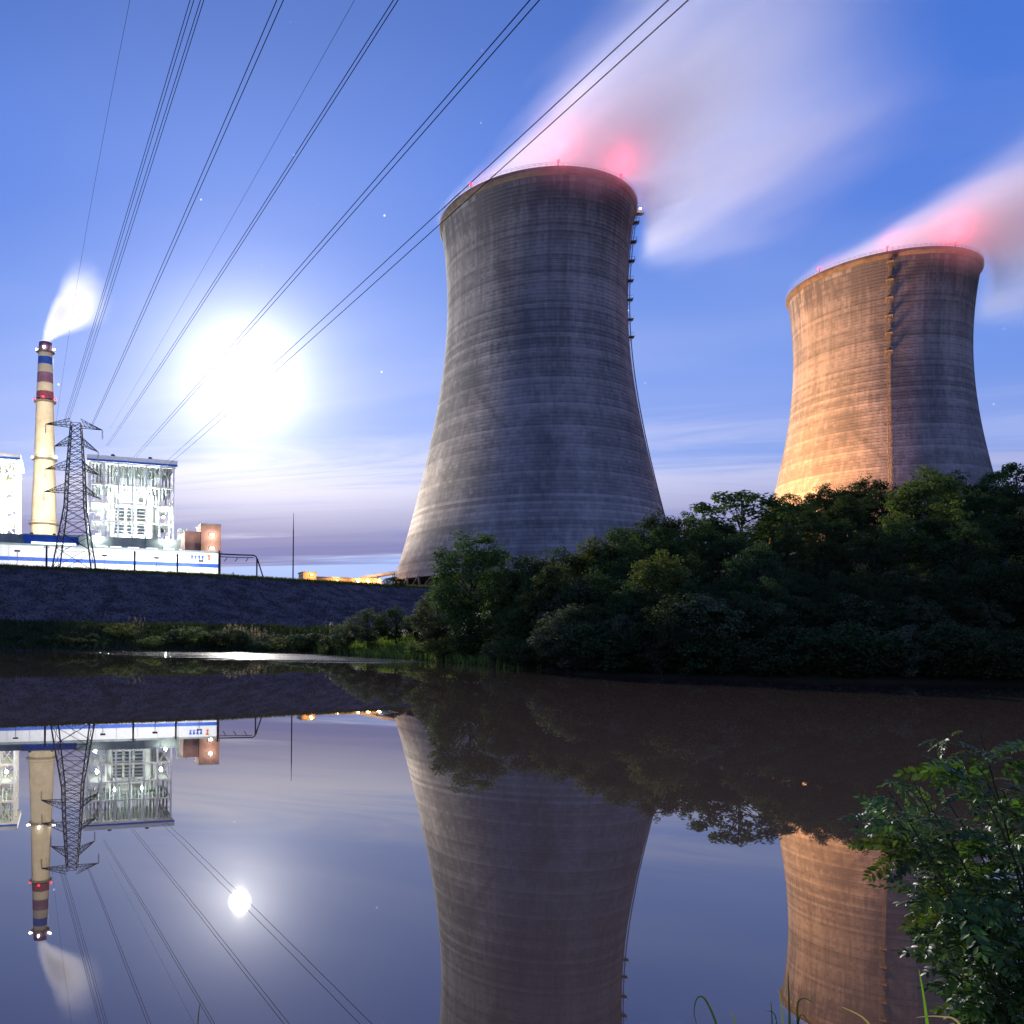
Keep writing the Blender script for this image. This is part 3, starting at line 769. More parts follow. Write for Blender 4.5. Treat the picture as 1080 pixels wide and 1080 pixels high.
# blurred blue characters and a red mark high on the right end of the wall
sg = thing('wall_sign', 'small row of blue characters with a red emblem on the hall', 'sign', h0 + hall_dir * -12.0 + Vector((0, 0, 0)), ANG)
for i in range(4):
    x = 2.3 + i * 1.25
    MB().prism([(x - .5, -0.36, 12.3), (x + .5, -0.36, 12.3), (x + .12, -0.36, 11.1), (x - .12, -0.36, 11.1)], (0, 0.12, 0)).box((x, -0.31, 11.0), (0.9, 0.1, 0.22)).build('character', M['blue_panel'], sg)
M['emblem'] = pmat('emblem_red', (0.6, 0.12, 0.05), 0.5)
MB().prism([(7.6, -0.36, 12.6), (8.9, -0.36, 12.7), (8.5, -0.36, 11.9), (8.8, -0.36, 10.9), (7.9, -0.36, 10.8), (8.1, -0.36, 11.8)], (0, 0.12, 0)).build('emblem', M['emblem'], sg)

# ---- blocks behind the hall
def block(name, label, px0, px1, ytop, Y, dep, mat, win=None, extra=None, cat='building'):
    Y = ky(Y); p0, p1 = frame(px0, Y), frame(px1, Y)
    w = (p1.x - p0.x) / math.cos(ANG) ; H = at((px0 + px1) / 2, ytop, Y).z - PLAT
    Bk = thing(name, label, cat, (p0.x, Y, PLAT), ANG)
    MB().box((w / 2, dep / 2, H / 2), (w, dep, H)).build('wall', M[mat], Bk)
    MB().box((w / 2, dep / 2, H + 0.2), (w + 0.5, dep + 0.5, 0.4)).build('roof', M['grey_panel'], Bk)
    n = max(2, int(w / 6))
    for i in range(n + 1): MB().box((w * i / n, -0.08, H / 2), (0.3, 0.16, H - 0.1)).build('pilaster', M[mat], Bk)
    if win:
        for (a, b_, zlo, zhi) in win:
            f_ = MB().box((w * (a + b_) / 2, -0.12, (zlo + zhi) / 2), (w * (b_ - a) + 0.4, 0.2, zhi - zlo + 0.4)).build('window', M['white_steel'], Bk)
            MB().box((w * (a + b_) / 2, -0.26, (zlo + zhi) / 2), (w * (b_ - a), 0.1, zhi - zlo)).build('pane', M['em_win'], f_)
    return Bk, w, H
bk, w, H = block('switch_house', 'grey-green block with a row of lit windows behind the white hall', 83, 199, 566, 300, 14, 'grey_panel')
for a in (0.19, 0.31, 0.46, 0.62, 0.77, 0.91):
    f_ = MB().box((w * a, -0.12, H - 4.6), (4.6, 0.2, 2.5)).build('window', M['white_steel'], bk)
    MB().box((w * a, -0.26, H - 4.6), (4.2, 0.1, 2.1)).build('pane', M['em_win'], f_)
for dx_, r_ in ((w * 0.89, 1.1), (w * 0.93, 1.5)):
    MB().lathe([(r_, 0.4), (r_, 4.4), (r_ * 0.5, 5.0), (0.02, 5.1)], 16, (dx_, 5, H)).build('roof_vessel', M['casing'], bk, True)
MB().tube([(w * .86, 4, H + .3), (w * .86, 4, H + 4.6), (w * .87, 4, H + 5.4), (w * .885, 4, H + 5.4), (w * .885, 4, H + 3.5)], 0.35, 8).tube([(w * .96, 4, H + .3), (w * .96, 4, H + 4.6), (w * .95, 4, H + 5.4), (w * .935, 4, H + 5.4), (w * .935, 4, H + 3.5)], 0.35, 8).build('vent_pipe', M['casing'], bk)
for x in (w * 0.15, w * 0.75, w * 0.97):
    L = MB().box((x, -0.6, H + 0.9), (1.0, 0.5, 0.7)).build('floodlight', M['steel'], bk)
    MB().box((x, -0.9, H + 0.9), (0.9, 0.08, 0.6)).build('lamp_glass', M['em_white'], L)
    lamp('floodlight_glow', 'POINT', (x, -1.8, H + 0.6), 4500, (1, 1, 0.93), L, 0.5)
bk, w, H = block('blue_block', 'blue-clad building low behind the pylon and chimney foot', 25, 82, 564, 302, 12, 'blue_panel')
MB().box((w * 0.5, -0.3, H - 3.6), (w * 0.75, 0.3, 1.7)).build('light_strip', M['em_win'], bk)
for x in (w * 0.12, w * 0.5):
    L = MB().box((x, 3, H + 0.9), (1.2, 0.6, 0.8)).build('floodlight', M['steel'], bk)
    MB().box((x, 3.4, H + 1.0), (1.1, 0.1, 0.7)).build('lamp_glass', M['em_white'], L)
    lamp('chimney_beam', 'SPOT', (x, 4.0, H + 1.2), 1.1e6, (1.0, 0.86, 0.6), bk, 0.6, (CX - bk.location.x, CY - bk.location.y, 60), math.radians(75), 0.8)
bk, w, H = block('grey_block', 'plain grey building beside the blue-clad one at the left edge', -8, 24.5, 563, 303, 12, 'grey_panel')
bk, w, H = block('terracotta_block', 'terracotta stepped building with two bright wall lamps', 212, 231.5, 553, 298, 12, 'terracotta')
MB().box((-3.2, 6, H / 2 - 1.4), (6.0, 10, H - 2.8)).build('lower_wing', M['terracotta'], bk)
for z in (H - 4.0, H - 9.4):
    L = MB().box((w * 0.55, -0.5, z), (1.5, 0.6, 0.7)).build('wall_lamp', M['steel'], bk)
    MB().box((w * 0.55, -0.85, z), (1.6, 0.1, 0.7)).build('lamp_glass', M['em_white'], L)
    lamp('wall_glow', 'POINT', (w * 0.55, -2.2, z - 0.3), 900, (1, .95, .82), L, 0.4)
# orange-lit sheds right of the mast
bk, w, H = block('lit_shed', 'small square orange-lit shed just right of the tall mast', 320, 333, 604.0, 262, 6, 'shed')
L = MB().box((w * 0.6, -0.5, H - 0.8), (0.9, 0.5, 0.5)).build('wall_lamp', M['steel'], bk)
MB().box((w * 0.6, -0.8, H - 0.8), (0.9, 0.1, 0.5)).build('lamp_glass', M['em_orange'], L)
lamp('wall_glow', 'POINT', (w * 0.6, -2.5, H - 0.6), 1500, (1, .45, .12), L, 0.4)
bk, w, H = block('lit_shed', 'long low orange-lit shed left of the big tower', 334, 404, 609.5, 270, 8, 'shed')
for a in (0.3, 0.62, 0.78, 0.95):
    L = MB().box((w * a, -0.5, H - 0.8), (0.9, 0.5, 0.5)).build('wall_lamp', M['steel'], bk)
    MB().box((w * a, -0.8, H - 0.8), (0.9, 0.1, 0.5)).build('lamp_glass', M['em_orange'] if a < 0.6 else M['em_white'], L)
    lamp('wall_glow', 'POINT', (w * a, -2.5, H - 0.6), 1500, (1, .45, .12), L, 0.4)
CY2 = ky(288); p0 = frame(380, CY2); p1 = frame(418, CY2)
can = thing('shed_canopy', 'pale sloping canopy roof lit from below against the tower foot', 'canopy', (p0.x, CY2, PLAT), 0)
wd = p1.x - p0.x; zl, zr = at(380, 608, CY2).z - PLAT, at(418, 602, CY2).z - PLAT
MB().prism([(0, 0, zl - .8), (wd, 0, zr - .8), (wd, 0, zr), (0, 0, zl)], (0, 9, 0)).build('canopy_roof', M['shed_roof'], can)
for x in (0.6, wd / 2, wd - 0.6):
    for y in (0.6, 8.4): MB().bar((x, y, 0), (x, y, zl + (zr - zl) * x / wd - 0.7), 0.2, n=6).build('post', M['steel'], can)
lamp('canopy_glow', 'POINT', (wd * 0.4, -3, 2.6), 5000, (1, .5, .18), can, 0.6)
p0 = frame(243, ky(240))
cn = thing('white_tent', 'small white peaked tent beside the cable gantry', 'tent', p0, ANG)
MB().prism([(0, 0, 0), (7.0, 0, 0), (7.0, 0, 1.6), (1.3, 0, 2.2), (0.9, 0, 3.9)], (0, 4, 0)).build('tent_cover', M['white_panel'], cn)
MB().bar((0.9, -0.1, 0), (0.9, -0.1, 4.2), 0.1).build('tent_pole', M['steel'], cn)

# ---- sodium flood masts between the two towers: one washes the far tower's left flank, one is added fill
def mast(label, x, y, z, target, energy, angle, colr=(1.0, 0.45, 0.11)):
    Mt = thing('floodlight_mast', label, 'floodlight mast', (x, y, PLAT), 0, 'sodium floodlight masts among the towers')
    MB().bar((0, 0, 0), (0, 0, z), 0.35, 0.2, 8).build('pole', M['steel'], Mt)
    hd = MB().box((0, 0, z + 0.4), (3.4, 0.5, 0.9)).build('lamp_head', M['steel'], Mt)
    MB().box((0.45, 0.0, z + 1.0), (3.2, 0.7, 0.25)).build('lamp_glass', M['em_orange'], hd)
    t = Vector(target) - Vector((x, y, PLAT))
    lamp('sodium_beam', 'SPOT', (0, 0, z + 2.0), energy, colr, Mt, 9.0, t, angle, 0.9)
mast('sodium floodlight mast behind the nearer tower lighting the far tower', 128, 350, 7.0, (T2X - 25, T2Y - 10, 122), 2.5e6, math.radians(105))
mast('added unseen fill light on a mast, nearer the wooded slope between the towers', 150, 328, 7.0, (T2X - 25, T2Y - 30, 115), 1.1e6, math.radians(105), (1.0, 0.42, 0.22))  # added out of view to carry warm light round the far tower's right side
mast('pale floodlight mast among the orange-lit sheds left of the big tower', -8, 292, 6.0, (T1X - 30, T1Y, 120), 0.55e6, math.radians(120), (1.0, 0.80, 0.60))

# ================================================================== pylon
PYY = 190.0 * KY
pb = at(79, 602, PYY)
py_ = thing('lattice_pylon', 'dark steel lattice pylon with four pairs of crossarms before the chimney', 'pylon', (pb.x, PYY, PLAT - 0.3), math.radians(8))
def pz(py): return at(78, py, PYY).z - PLAT + 0.3
PH = pz(447)
def phw(z): return float(np.interp(z, [0, pz(535), pz(500), PH], [4.6, 2.35, 2.05, 1.2]))
for sx in (-1, 1):
    for sy in (-1, 1):
        zs_ = [0, pz(535), pz(500), PH]
        MB().tube([(sx * phw(z), sy * phw(z), z) for z in zs_], [0.24, 0.20, 0.17, 0.13], 4).build('leg', M['steel'], py_)
nodes_z = [0] + [pz(q) for q in (580, 563, 549, 537, 528, 519, 510, 502, 494, 486, 478, 470, 462, 454, 447)]
br = MB()
for z0, z1 in zip(nodes_z[:-1], nodes_z[1:]):
    a0, a1 = phw(z0), phw(z1)
    cor0 = [(-a0, -a0), (a0, -a0), (a0, a0), (-a0, a0)]; cor1 = [(-a1, -a1), (a1, -a1), (a1, a1), (-a1, a1)]
    for i in range(4):
        j = (i + 1) % 4
        br.bar((*cor0[i], z0), (*cor1[j], z1), 0.085, n=4).bar((*cor0[j], z0), (*cor1[i], z1), 0.085, n=4)
        br.bar((*cor1[i], z1), (*cor1[j], z1), 0.08, n=4)
br.build('bracing', M['steel'], py_)
def arm(side, zc, L, drop, ins):
    a = phw(zc); hgt = 1.7
    A = MB()
    tip = (side * L, 0, zc + drop)
    for sy in (-1, 1):
        A.bar((side * a, sy * a, zc), tip, 0.10).bar((side * a, sy * a, zc + hgt), tip, 0.09)
        for k_ in range(1, 5):
            t = k_ / 5
            p0 = Vector((side * a, sy * a, zc)).lerp(Vector(tip), t); p1 = Vector((side * a, sy * a, zc + hgt)).lerp(Vector(tip), t)
            p2 = Vector((side * a, sy * a, zc + hgt)).lerp(Vector(tip), max(0, t - 0.2)); p3 = Vector((side * a, -sy * a, zc)).lerp(Vector(tip), t)
            A.bar(p0, p1, 0.05).bar(p0, p2, 0.05).bar(p0, p3, 0.045)
    ao = A.build('crossarm', M['steel'], py_)
    if ins:
        I = MB().bar((tip[0], 0, tip[2]), (tip[0], 0, tip[2] - ins), 0.05)
        for k_ in range(10): I.lathe([(0.04, 0.06), (0.24, 0), (0.04, -0.06)], 8, (tip[0], 0, tip[2] - 0.2 - k_ * (ins - 0.3) / 10))
        I.build('insulator', M['insulator'], ao)
for zc, Ll, Lr, dl, dr in ((pz(450), 7.4, 6.4, 0.3, -0.6), (pz(469), 5.2, 5.4, -0.6, -1.6), (pz(495), 7.4, 5.6, -0.2, -1.2), (pz(519), 7.6, 6.2, -0.2, -1.6)):
    arm(-1, zc, Ll, dl, 2.4); arm(1, zc, Lr, dr, 2.4)

# ================================================================== conductors overhead
KX = (2 - PPX) / F
def wire(label, pts, Yend, r=0.05, name='power_line', group='overhead conductors'):
    Yend = Yend if Yend == PYY else ky(Yend)
    e = at(*pts[-1], Yend)
    ys, zs_ = [], []
    for (x, y) in pts:
        d = pdir(x, y); Y = (e.x - KX * Yend) / (d.x - KX); ys.append(Y); zs_.append(CAMZ + d.z * Y)
    co = np.polyfit(ys, zs_, 2 if len(pts) > 2 else 1)
    y0 = min(ys); sl = np.polyval(np.polyder(co), y0)
    P = []
    for Y in list(np.linspace(Yend, y0, 26)) + list(np.linspace(y0 - 8, -120, 12)):
        z = np.polyval(co, Y) if Y >= y0 else np.polyval(co, y0) + sl * (Y - y0)
        P.append((e.x + KX * (Y - Yend), Y, z))
    o = MB().tube(P, r, 5).build(name, M['wire'], None, True)
    return tag(o, label, 'power line', group)
wire('thin earth wire, leftmost of the overhead lines', [(137, 0), (104, 171), (59, 447)], PYY, 0.022, 'earth_wire')
wire('leftmost wire of the four-wire bundle left of centre', [(200.5, 0), (100, 337), (66, 449)], PYY, 0.033)
wire('second wire from the left in the four-wire bundle', [(204.5, 0), (102, 337), (67.5, 449)], PYY, 0.033)
wire('third wire from the left in the four-wire bundle', [(211.5, 0), (105.3, 337), (69.5, 449)], PYY, 0.033)
wire('rightmost wire of the four-wire bundle left of centre', [(215, 0), (107.8, 337), (71, 449)], PYY, 0.033)
wire('left wire of the dark pair just right of the four-wire bundle', [(292, 0), (146, 337), (95.5, 450)], PYY, 0.040)
wire('right wire of the dark pair just right of the four-wire bundle', [(299, 0), (149, 337), (97, 450)], PYY, 0.040)
wire('thin lone wire between two pairs, left of the moon', [(374, 0), (275, 176), (116, 452)], 331, 0.030, 'earth_wire')
wire('left wire of the pair passing just left of the moon', [(415, 0), (200, 337), (112, 470)], 331, 0.06)
wire('right wire of the pair passing just left of the moon', [(420, 0), (203, 337), (114, 470)], 331, 0.06)
wire('left wire of the pair that crosses the moon glow', [(559, 0), (268, 337), (141, 482)], 333, 0.07)
wire('right wire of the pair that crosses the moon glow', [(569, 0), (273, 337), (144, 482)], 333, 0.07)
wire('upper wire of the pair crossing the big tower rim', [(705, 0), (340, 337), (174, 488)], 336, 0.075)
wire('lower wire of the pair crossing the big tower rim', [(726, 0), (352, 337), (178, 490)], 336, 0.075)

# ================================================================== masts and gantry on the crest
MY = ky(222); pm = at(309, 613, MY)
mt = thing('radio_mast', 'lone tall thin mast on the crest between plant and tower', 'mast', (pm.x, MY, PLAT))
MB().bar((0, 0, 0), (0, 0, 15), 0.22, 0.16, 8).build('lower_pole', M['steel'], mt)
MB().bar((0, 0, 15), (0, 0, at(309, 541, MY).z - PLAT), 0.13, 0.06, 8).build('upper_pole', M['steel'], mt)
MB().box((0, 0, 0.2), (1.1, 1.1, 0.4)).build('footing', M['parapet'], mt)
for px, ytop, Y, lab in ((142, 581, 203, 'dark pole before the white hall, nearest the pylon'), (187, 584, 208, 'dark pole before the white hall, midway along'), (231, 581, 213, 'dark pole at the right end of the white hall'), (49, 575, 196, 'dark pole before the white hall, left of the pylon')):
    Y = ky(Y); q = at(px, 600, Y); top = at(px, ytop, Y).z - PLAT
    P_ = thing('service_pole', lab, 'pole', (q.x, Y, PLAT), 0, 'dark poles along the crest')
    MB().bar((0, 0, -0.1), (0, 0, top), 0.30, 0.24, 8).build('pole', M['steel'], P_)
    MB().box((0, 0, top - 0.6), (1.5, 0.14, 0.14)).build('crossbar', M['steel'], P_)
    for x in (-0.6, 0.6): MB().bar((x, 0, top - 0.5), (x, 0, top - 0.15), 0.09, n=6).build('insulator', M['insulator'], P_)
for px, Y, lab in ((18, 222, 'floodlight pole in front of the hall near the left edge'), (110, 232, 'floodlight pole in front of the hall right of the pylon'), (165, 238, 'floodlight pole in front of the hall below the boiler house'), (212, 246, 'floodlight pole in front of the hall near the terracotta block')):
    Y = ky(Y); q = at(px, 600, Y)
    P_ = thing('floodlight_pole', lab, 'lamp post', (q.x, Y, PLAT), ANG, 'floodlight poles before the hall')
    MB().bar((0, 0, -0.1), (0, 0, 8.0), 0.14, 0.09, 8).build('pole', M['white_steel'], P_)
    hd = MB().box((0, 0.2, 8.1), (1.5, 0.5, 0.5)).build('lamp_head', M['steel'], P_)
    MB().box((0, 0.5, 8.1), (1.4, 0.08, 0.42)).build('lamp_glass', M['em_white'], hd)
    lamp('flood_beam', 'SPOT', (0, 0.8, 8.1), 34000, (1, 0.98, 0.95), P_, 0.5, (0, 14, 5.5), math.radians(150), 0.6)
GYY = ky(226); gx0, gx1 = at(231, 590, GYY), at(271, 590, GYY)
ga = thing('cable_gantry', 'dark pipe gantry with hanging strings at the right end of the hall', 'gantry', (gx0.x, GYY, PLAT))
wd = gx1.x - gx0.x; gh = at(250, 585.5, GYY).z - PLAT
MB().tube([(0, 0, gh + .3), (wd * 0.5, 0, gh + 0.1), (wd - 0.9, 0, gh), (wd - 0.2, 0, gh - 0.5), (wd, 0, gh - 1.2)], 0.22, 6).tube([(0, 0, gh - .5), (wd * 0.5, 0, gh - 0.7), (wd - 0.9, 0, gh - .7)], 0.12, 6).build('beam', M['steel'], ga)
MB().bar((wd, 0, -0.2), (wd, 0, gh - 1.0), 0.25, n=6).build('leg', M['steel'], ga)
MB().bar((wd + 2.4, 0, -0.2), (wd + 0.1, 0, gh - 1.0), 0.2, n=6).build('leg', M['steel'], ga)
MB().bar((0.2, 0, -0.2), (0.2, 0, gh + 0.3), 0.25, n=6).build('leg', M['steel'], ga)
for k_ in range(3):
    x = wd * (0.22 + 0.28 * k_)
    MB().tube([(x, 0, gh - .6), (x - 0.4, 0, gh - 1.3), (x - 0.9, 0, gh - 1.9)], 0.14, 5).build('hanging_string', M['insulator'], ga)
# ================================================================== vegetation
def leaf_mesh(name, cen, nrm, L, W, shade, mat, fold=0.0):
    n = len(cen)
    nrm = nrm / (np.linalg.norm(nrm, axis=1, keepdims=True) + 1e-9)
    t = rng.normal(size=(n, 3)); t -= (t * nrm).sum(1, keepdims=True) * nrm; t /= np.linalg.norm(t, axis=1, keepdims=True) + 1e-9
    s_ = np.cross(nrm, t); L = np.asarray(L).reshape(-1, 1); W = np.asarray(W).reshape(-1, 1)
    V = np.stack([cen - t * L / 2, cen + s_ * W / 2 + nrm * fold, cen + t * L / 2, cen - s_ * W / 2 + nrm * fold], 1).reshape(-1, 3)
    Fq = np.arange(n * 4).reshape(n, 4)
    me = np_mesh(name, V, Fq)
    a = me.attributes.new('shade', 'FLOAT', 'FACE'); a.data.foreach_set('value', np.clip(shade, 0, 1).astype(np.float32))
    me.materials.append(mat)
    return me
def tree_proto(H, cr, cbase, ncl, per, leaf, rc, mat, trunk_r=0.2, lumps=5, hollow=0.5, squash=1.0, seed=1, lean=0.0):
    global rng
    rng = np.random.default_rng(seed)
    d = rng.normal(size=(ncl, 3)); d /= np.linalg.norm(d, axis=1, keepdims=True)
    ld = rng.normal(size=(lumps, 3)); ld /= np.linalg.norm(ld, axis=1, keepdims=True)
    lump = 0.72 + 0.42 * np.clip((d @ ld.T).max(1) * 1.6 - 0.6, 0, 1)
    rad = (hollow + (1 - hollow) * rng.uniform(0, 1, ncl) ** 0.6) * lump
    zc, hz_ = (H + cbase) / 2, (H - cbase) / 2
    C = np.c_[d[:, 0] * rad * cr, d[:, 1] * rad * cr, zc + d[:, 2] * rad * hz_ * 0.98]
    C[:, 2] = np.clip(C[:, 2], cbase * 0.6 + 0.15, H)
    low = (C[:, 2] - cbase) / (H - cbase)
    C[:, :2] *= (0.72 + 0.28 * np.sin(np.clip(low, 0, 1) * PI))[:, None] if squash >= 1 else 1.0
    C[:, 0] += lean * C[:, 2]
    rcs = rc * rng.uniform(0.6, 1.35, ncl)
    k = np.maximum(4, (per * (rcs / rc) ** 2 * rng.uniform(0.7, 1.3, ncl)).astype(int))
    ci = np.repeat(np.arange(ncl), k); n = len(ci)
    u = rng.normal(size=(n, 3)); u /= np.linalg.norm(u, axis=1, keepdims=True)
    off = u * (rcs[ci] * rng.uniform(0.15, 1.0, n) ** 0.5)[:, None]; off[:, 2] *= 0.62
    pos = C[ci] + off
    pos[:, 2] = np.maximum(pos[:, 2], 0.05)
    nr = u * 0.5 + np.array([0, 0, 0.75]) + rng.normal(size=(n, 3)) * 0.45
    cs = rng.uniform(0, 1, ncl)
    shade = 0.30 * cs[ci] + 0.55 * rng.uniform(0, 1, n) + 0.15 * np.clip(low[ci], 0, 1)
    Ls = leaf * rng.uniform(0.65, 1.35, n)
    crown = leaf_mesh('crown', pos, nr, Ls, Ls * rng.uniform(0.45, 0.7, n), shade, mat)
    mb = MB(); top = H * 0.82
    tp = [(0, 0, -0.6)] + [(math.sin(i * 1.7 + seed) * 0.12 * trunk_r * 5 * i / 6 + lean * top * i / 6, math.cos(i * 2.3 + seed) * 0.1 * trunk_r * 5 * i / 6, top * i / 6) for i in range(1, 7)]
    mb.tube(tp, [trunk_r * (1.25 - 1.05 * i / 6) for i in range(7)], 7)
    order = rng.permutation(ncl)[:min(ncl, 26)]
    for j in order:
        c = C[j]; z0 = max(cbase * 0.55, min(c[2] * rng.uniform(0.45, 0.8), top * 0.95)); i = z0 / top * 6
        b0 = Vector(tp[min(6, max(1, int(i)))]); b0.z = z0
        cv = Vector(c); mid = b0.lerp(cv, 0.5) + Vector((0, 0, 0.08 * (cv - b0).length))
        r_ = trunk_r * (0.42 - 0.25 * z0 / H)
        mb.tube([b0, mid, cv], [r_, r_ * 0.6, r_ * 0.2], 5)
    trunk = mb.mesh('trunk'); trunk.materials.append(M['bark'])
    trunk.polygons.foreach_set('use_smooth', [True] * len(trunk.polygons))
    return crown, trunk, H
P = {}
P['dense'] = tree_proto(9, 3.6, 0.9, 170, 70, 0.24, 0.75, M['leaf_dark'], 0.20, seed=11)
P['dense2'] = tree_proto(9, 3.9, 0.6, 180, 70, 0.25, 0.80, M['leaf_dark'], 0.22, lumps=7, seed=12)
P['mid'] = tree_proto(9, 3.4, 1.1, 150, 75, 0.26, 0.75, M['leaf_mid'], 0.20, lumps=6, seed=13)
P['pale'] = tree_proto(9, 3.2, 1.0, 150, 80, 0.24, 0.70, M['leaf_pale'], 0.18, lumps=6, seed=14)
P['airy'] = tree_proto(10, 4.4, 2.2, 120, 40, 0.40, 0.80, M['leaf_mid'], 0.20, lumps=8, hollow=0.55, seed=15)
P['tall'] = tree_proto(13, 4.4, 0.7, 300, 70, 0.27, 0.80, M['leaf_mid'], 0.26, lumps=9, hollow=0.35, seed=16)
P['rust'] = tree_proto(8, 2.6, 0.8, 120, 70, 0.24, 0.65, M['leaf_rust'], 0.16, lumps=6, seed=17)
P['grey'] = tree_proto(7, 2.9, 0.4, 130, 70, 0.24, 0.70, M['leaf_grey'], 0.15, lumps=6, seed=18)
P['shrub'] = tree_proto(3, 1.9, 0.1, 70, 60, 0.17, 0.50, M['leaf_dark'], 0.07, lumps=5, seed=19)
P['shrub_pale'] = tree_proto(3, 1.8, 0.1, 70, 60, 0.17, 0.48, M['leaf_pale'], 0.06, lumps=5, seed=20)
rng = np.random.default_rng(99)
RT = random.Random(5)
def plant(kind, x, y, h, label, name='tree', cat='tree', group=None, widen=1.0, z=None):
    crown, trunk, H = P[kind]; s = h / H
    o = thing(name, label, cat, (x, y, hz(x, y) if z is None else z), RT.uniform(0, 2 * PI), group)
    w = s * widen
    for me, nm in ((trunk, 'trunk'), (crown, 'crown')):
        c = obj(nm, me, None, o); c.scale = (w, w, s)
    return o
def tree_px(kind, px, ytop, Y, label, group=None, widen=1.0, name='tree', cat='tree', hmin=2.0):
    Y *= KY; q = at(px, ytop, Y); g0 = hz(q.x, Y); h = max(hmin, q.z - g0)
    return plant(kind, q.x, Y, h, label, name, cat, group, widen)

SK = 'trees along the skyline of the wooded slope'
tree_px('tall', 497, 555, 83, 'tall feathery tree at the left tip of the wood, before the big tower', None, 1.0)
sky_list = [
 ('mid', 556, 586, 76, 'round green tree just right of the tall feathery tree'),
 ('dense', 592, 579, 74, 'low dark tree before the middle of the big tower foot'),
 ('pale', 628, 566, 72, 'yellowish tree top below the right half of the big tower'),
 ('mid', 655, 556, 70, 'leafy tree top under the right flank of the big tower'),
 ('dense2', 690, 539, 74, 'broad dark crown ending at the right foot of the big tower'),
 ('dense', 722, 541, 80, 'dark crown in the dip between the two towers'),
 ('airy', 783, 515, 72, 'open walnut-like tree with sky showing through its crown', 1.35),
 ('mid', 838, 521, 84, 'tree top at the lower left corner of the orange tower'),
 ('dense', 872, 511, 86, 'dark tree top before the left part of the orange tower'),
 ('dense2', 912, 502, 86, 'broad dark tree top left of the pale one before the orange tower'),
 ('pale', 968, 493, 66, 'pale green round tree before the middle of the orange tower'),
 ('dense', 1008, 497, 84, 'dark tree top right of the pale tree before the orange tower'),
 ('mid', 1044, 500, 82, 'tree top at the right foot of the orange tower'),
 ('airy', 1072, 486, 88, 'open tree top on the skyline at the right edge'),
]
for e in sky_list:
    tree_px(e[0], e[1], e[2], e[3], e[4], SK, e[5] if len(e) > 5 else 1.0)
# second line that closes the gaps
DK = 'dark trees packed on the wooded slope'
LMK = [(575, 'the rusty-tipped tree'), (610, 'the grey-green tree'), (645, 'the yellowish crown'), (690, 'the yellow-green spreading tree'), (725, 'the dip between the towers'), (783, 'the open walnut-like tree'), (838, "the orange tower's left corner"),
       (890, "the orange tower's left part"), (930, 'the ladder of the orange tower'), (968, 'the pale round tree'), (1010, "the orange tower's right part"), (1050, "the orange tower's right foot"), (1100, 'the skyline at the right edge')]
def lmk(px): return min(LMK, key=lambda e: abs(e[0] - px))[1]
def dkl(px, yt): return 'dark tree ' + ('high on the slope under ' if yt < 557 else 'halfway down the slope under ' if yt < 588 else 'low on the slope below ') + lmk(px)
for px, yt, Y, kd in ((575, 603, 72, 'dense'), (608, 590, 82, 'dense2'), (640, 578, 80, 'dense'), (672, 560, 82, 'dense2'), (706, 556, 70, 'mid'), (740, 552, 86, 'dense2'), (752, 548, 70, 'dense'),
                      (815, 540, 78, 'dense2'), (848, 535, 74, 'dense'), (890, 522, 76, 'mid'), (930, 515, 78, 'dense2'), (990, 515, 74, 'dense'), (1026, 516, 74, 'dense2'), (1066, 512, 74, 'dense'),
                      (826, 528, 90, 'dense2'), (858, 522, 92, 'dense'), (884, 514, 92, 'dense2'), (898, 512, 84, 'dense'), (805, 545, 88, 'dense2'), (770, 552, 84, 'dense'), (860, 545, 68, 'dense2'), (540, 603, 80, 'mid'), (1100, 500, 80, 'dense'), (1130, 495, 78, 'dense2')):
    tree_px(kd, px, yt, Y, dkl(px, yt), DK)
# middle and front of the slope
tree_px('rust', 583, 596, 65, 'tree with rusty orange leaf tips in the left part of the wood')
tree_px('grey', 607, 607, 63, 'grey-green bushy tree right of the rusty-tipped one')
tree_px('pale', 692, 580, 58, 'yellow-green spreading tree standing out of the dark slope')
tree_px('rust', 612, 645, 56, 'reddish tipped low tree near the waterline')
tree_px('grey', 652, 648, 54, 'pale grey-green low tree beside the reddish one at the waterline')
for px, yt, Y, kd in ((560, 625, 66, 'dense'), (632, 600, 62, 'dense2'), (655, 590, 66, 'dense'), (725, 585, 62, 'dense2'), (745, 575, 66, 'dense'), (775, 562, 64, 'dense2'), (800, 572, 58, 'dense'), (830, 556, 66, 'mid'),
                      (862, 565, 60, 'dense2'), (892, 548, 66, 'dense'), (920, 556, 60, 'dense2'), (950, 546, 62, 'dense'), (985, 540, 64, 'dense2'), (1015, 552, 58, 'dense'), (1045, 540, 62, 'dense2'), (1078, 536, 60, 'dense'), (1110, 530, 60, 'dense2'),
                      (540, 640, 68, 'dense'), (590, 640, 60, 'dense2'), (670, 615, 57, 'dense'), (700, 620, 55, 'dense2'), (735, 612, 55, 'dense'), (768, 605, 55, 'dense2'), (805, 610, 53, 'dense'), (842, 600, 54, 'dense2'), (880, 604, 53, 'dense'),
                      (915, 600, 52, 'dense2'), (955, 596, 53, 'dense'), (995, 598, 52, 'dense2'), (1035, 592, 52, 'dense'), (1075, 590, 51, 'dense2'), (1115, 585, 50, 'dense')):
    tree_px(kd, px, yt, Y, dkl(px, yt), DK)
for i, px in enumerate(range(600, 1130, 24)):
    tree_px(('grey', 'dense', 'dense2')[i % 3], px + RT.uniform(-6, 6), 632 + RT.uniform(-10, 10), 51.0 if px > 700 else 56.0, 'low dark tree by the waterline below ' + lmk(px), DK, 1.2)
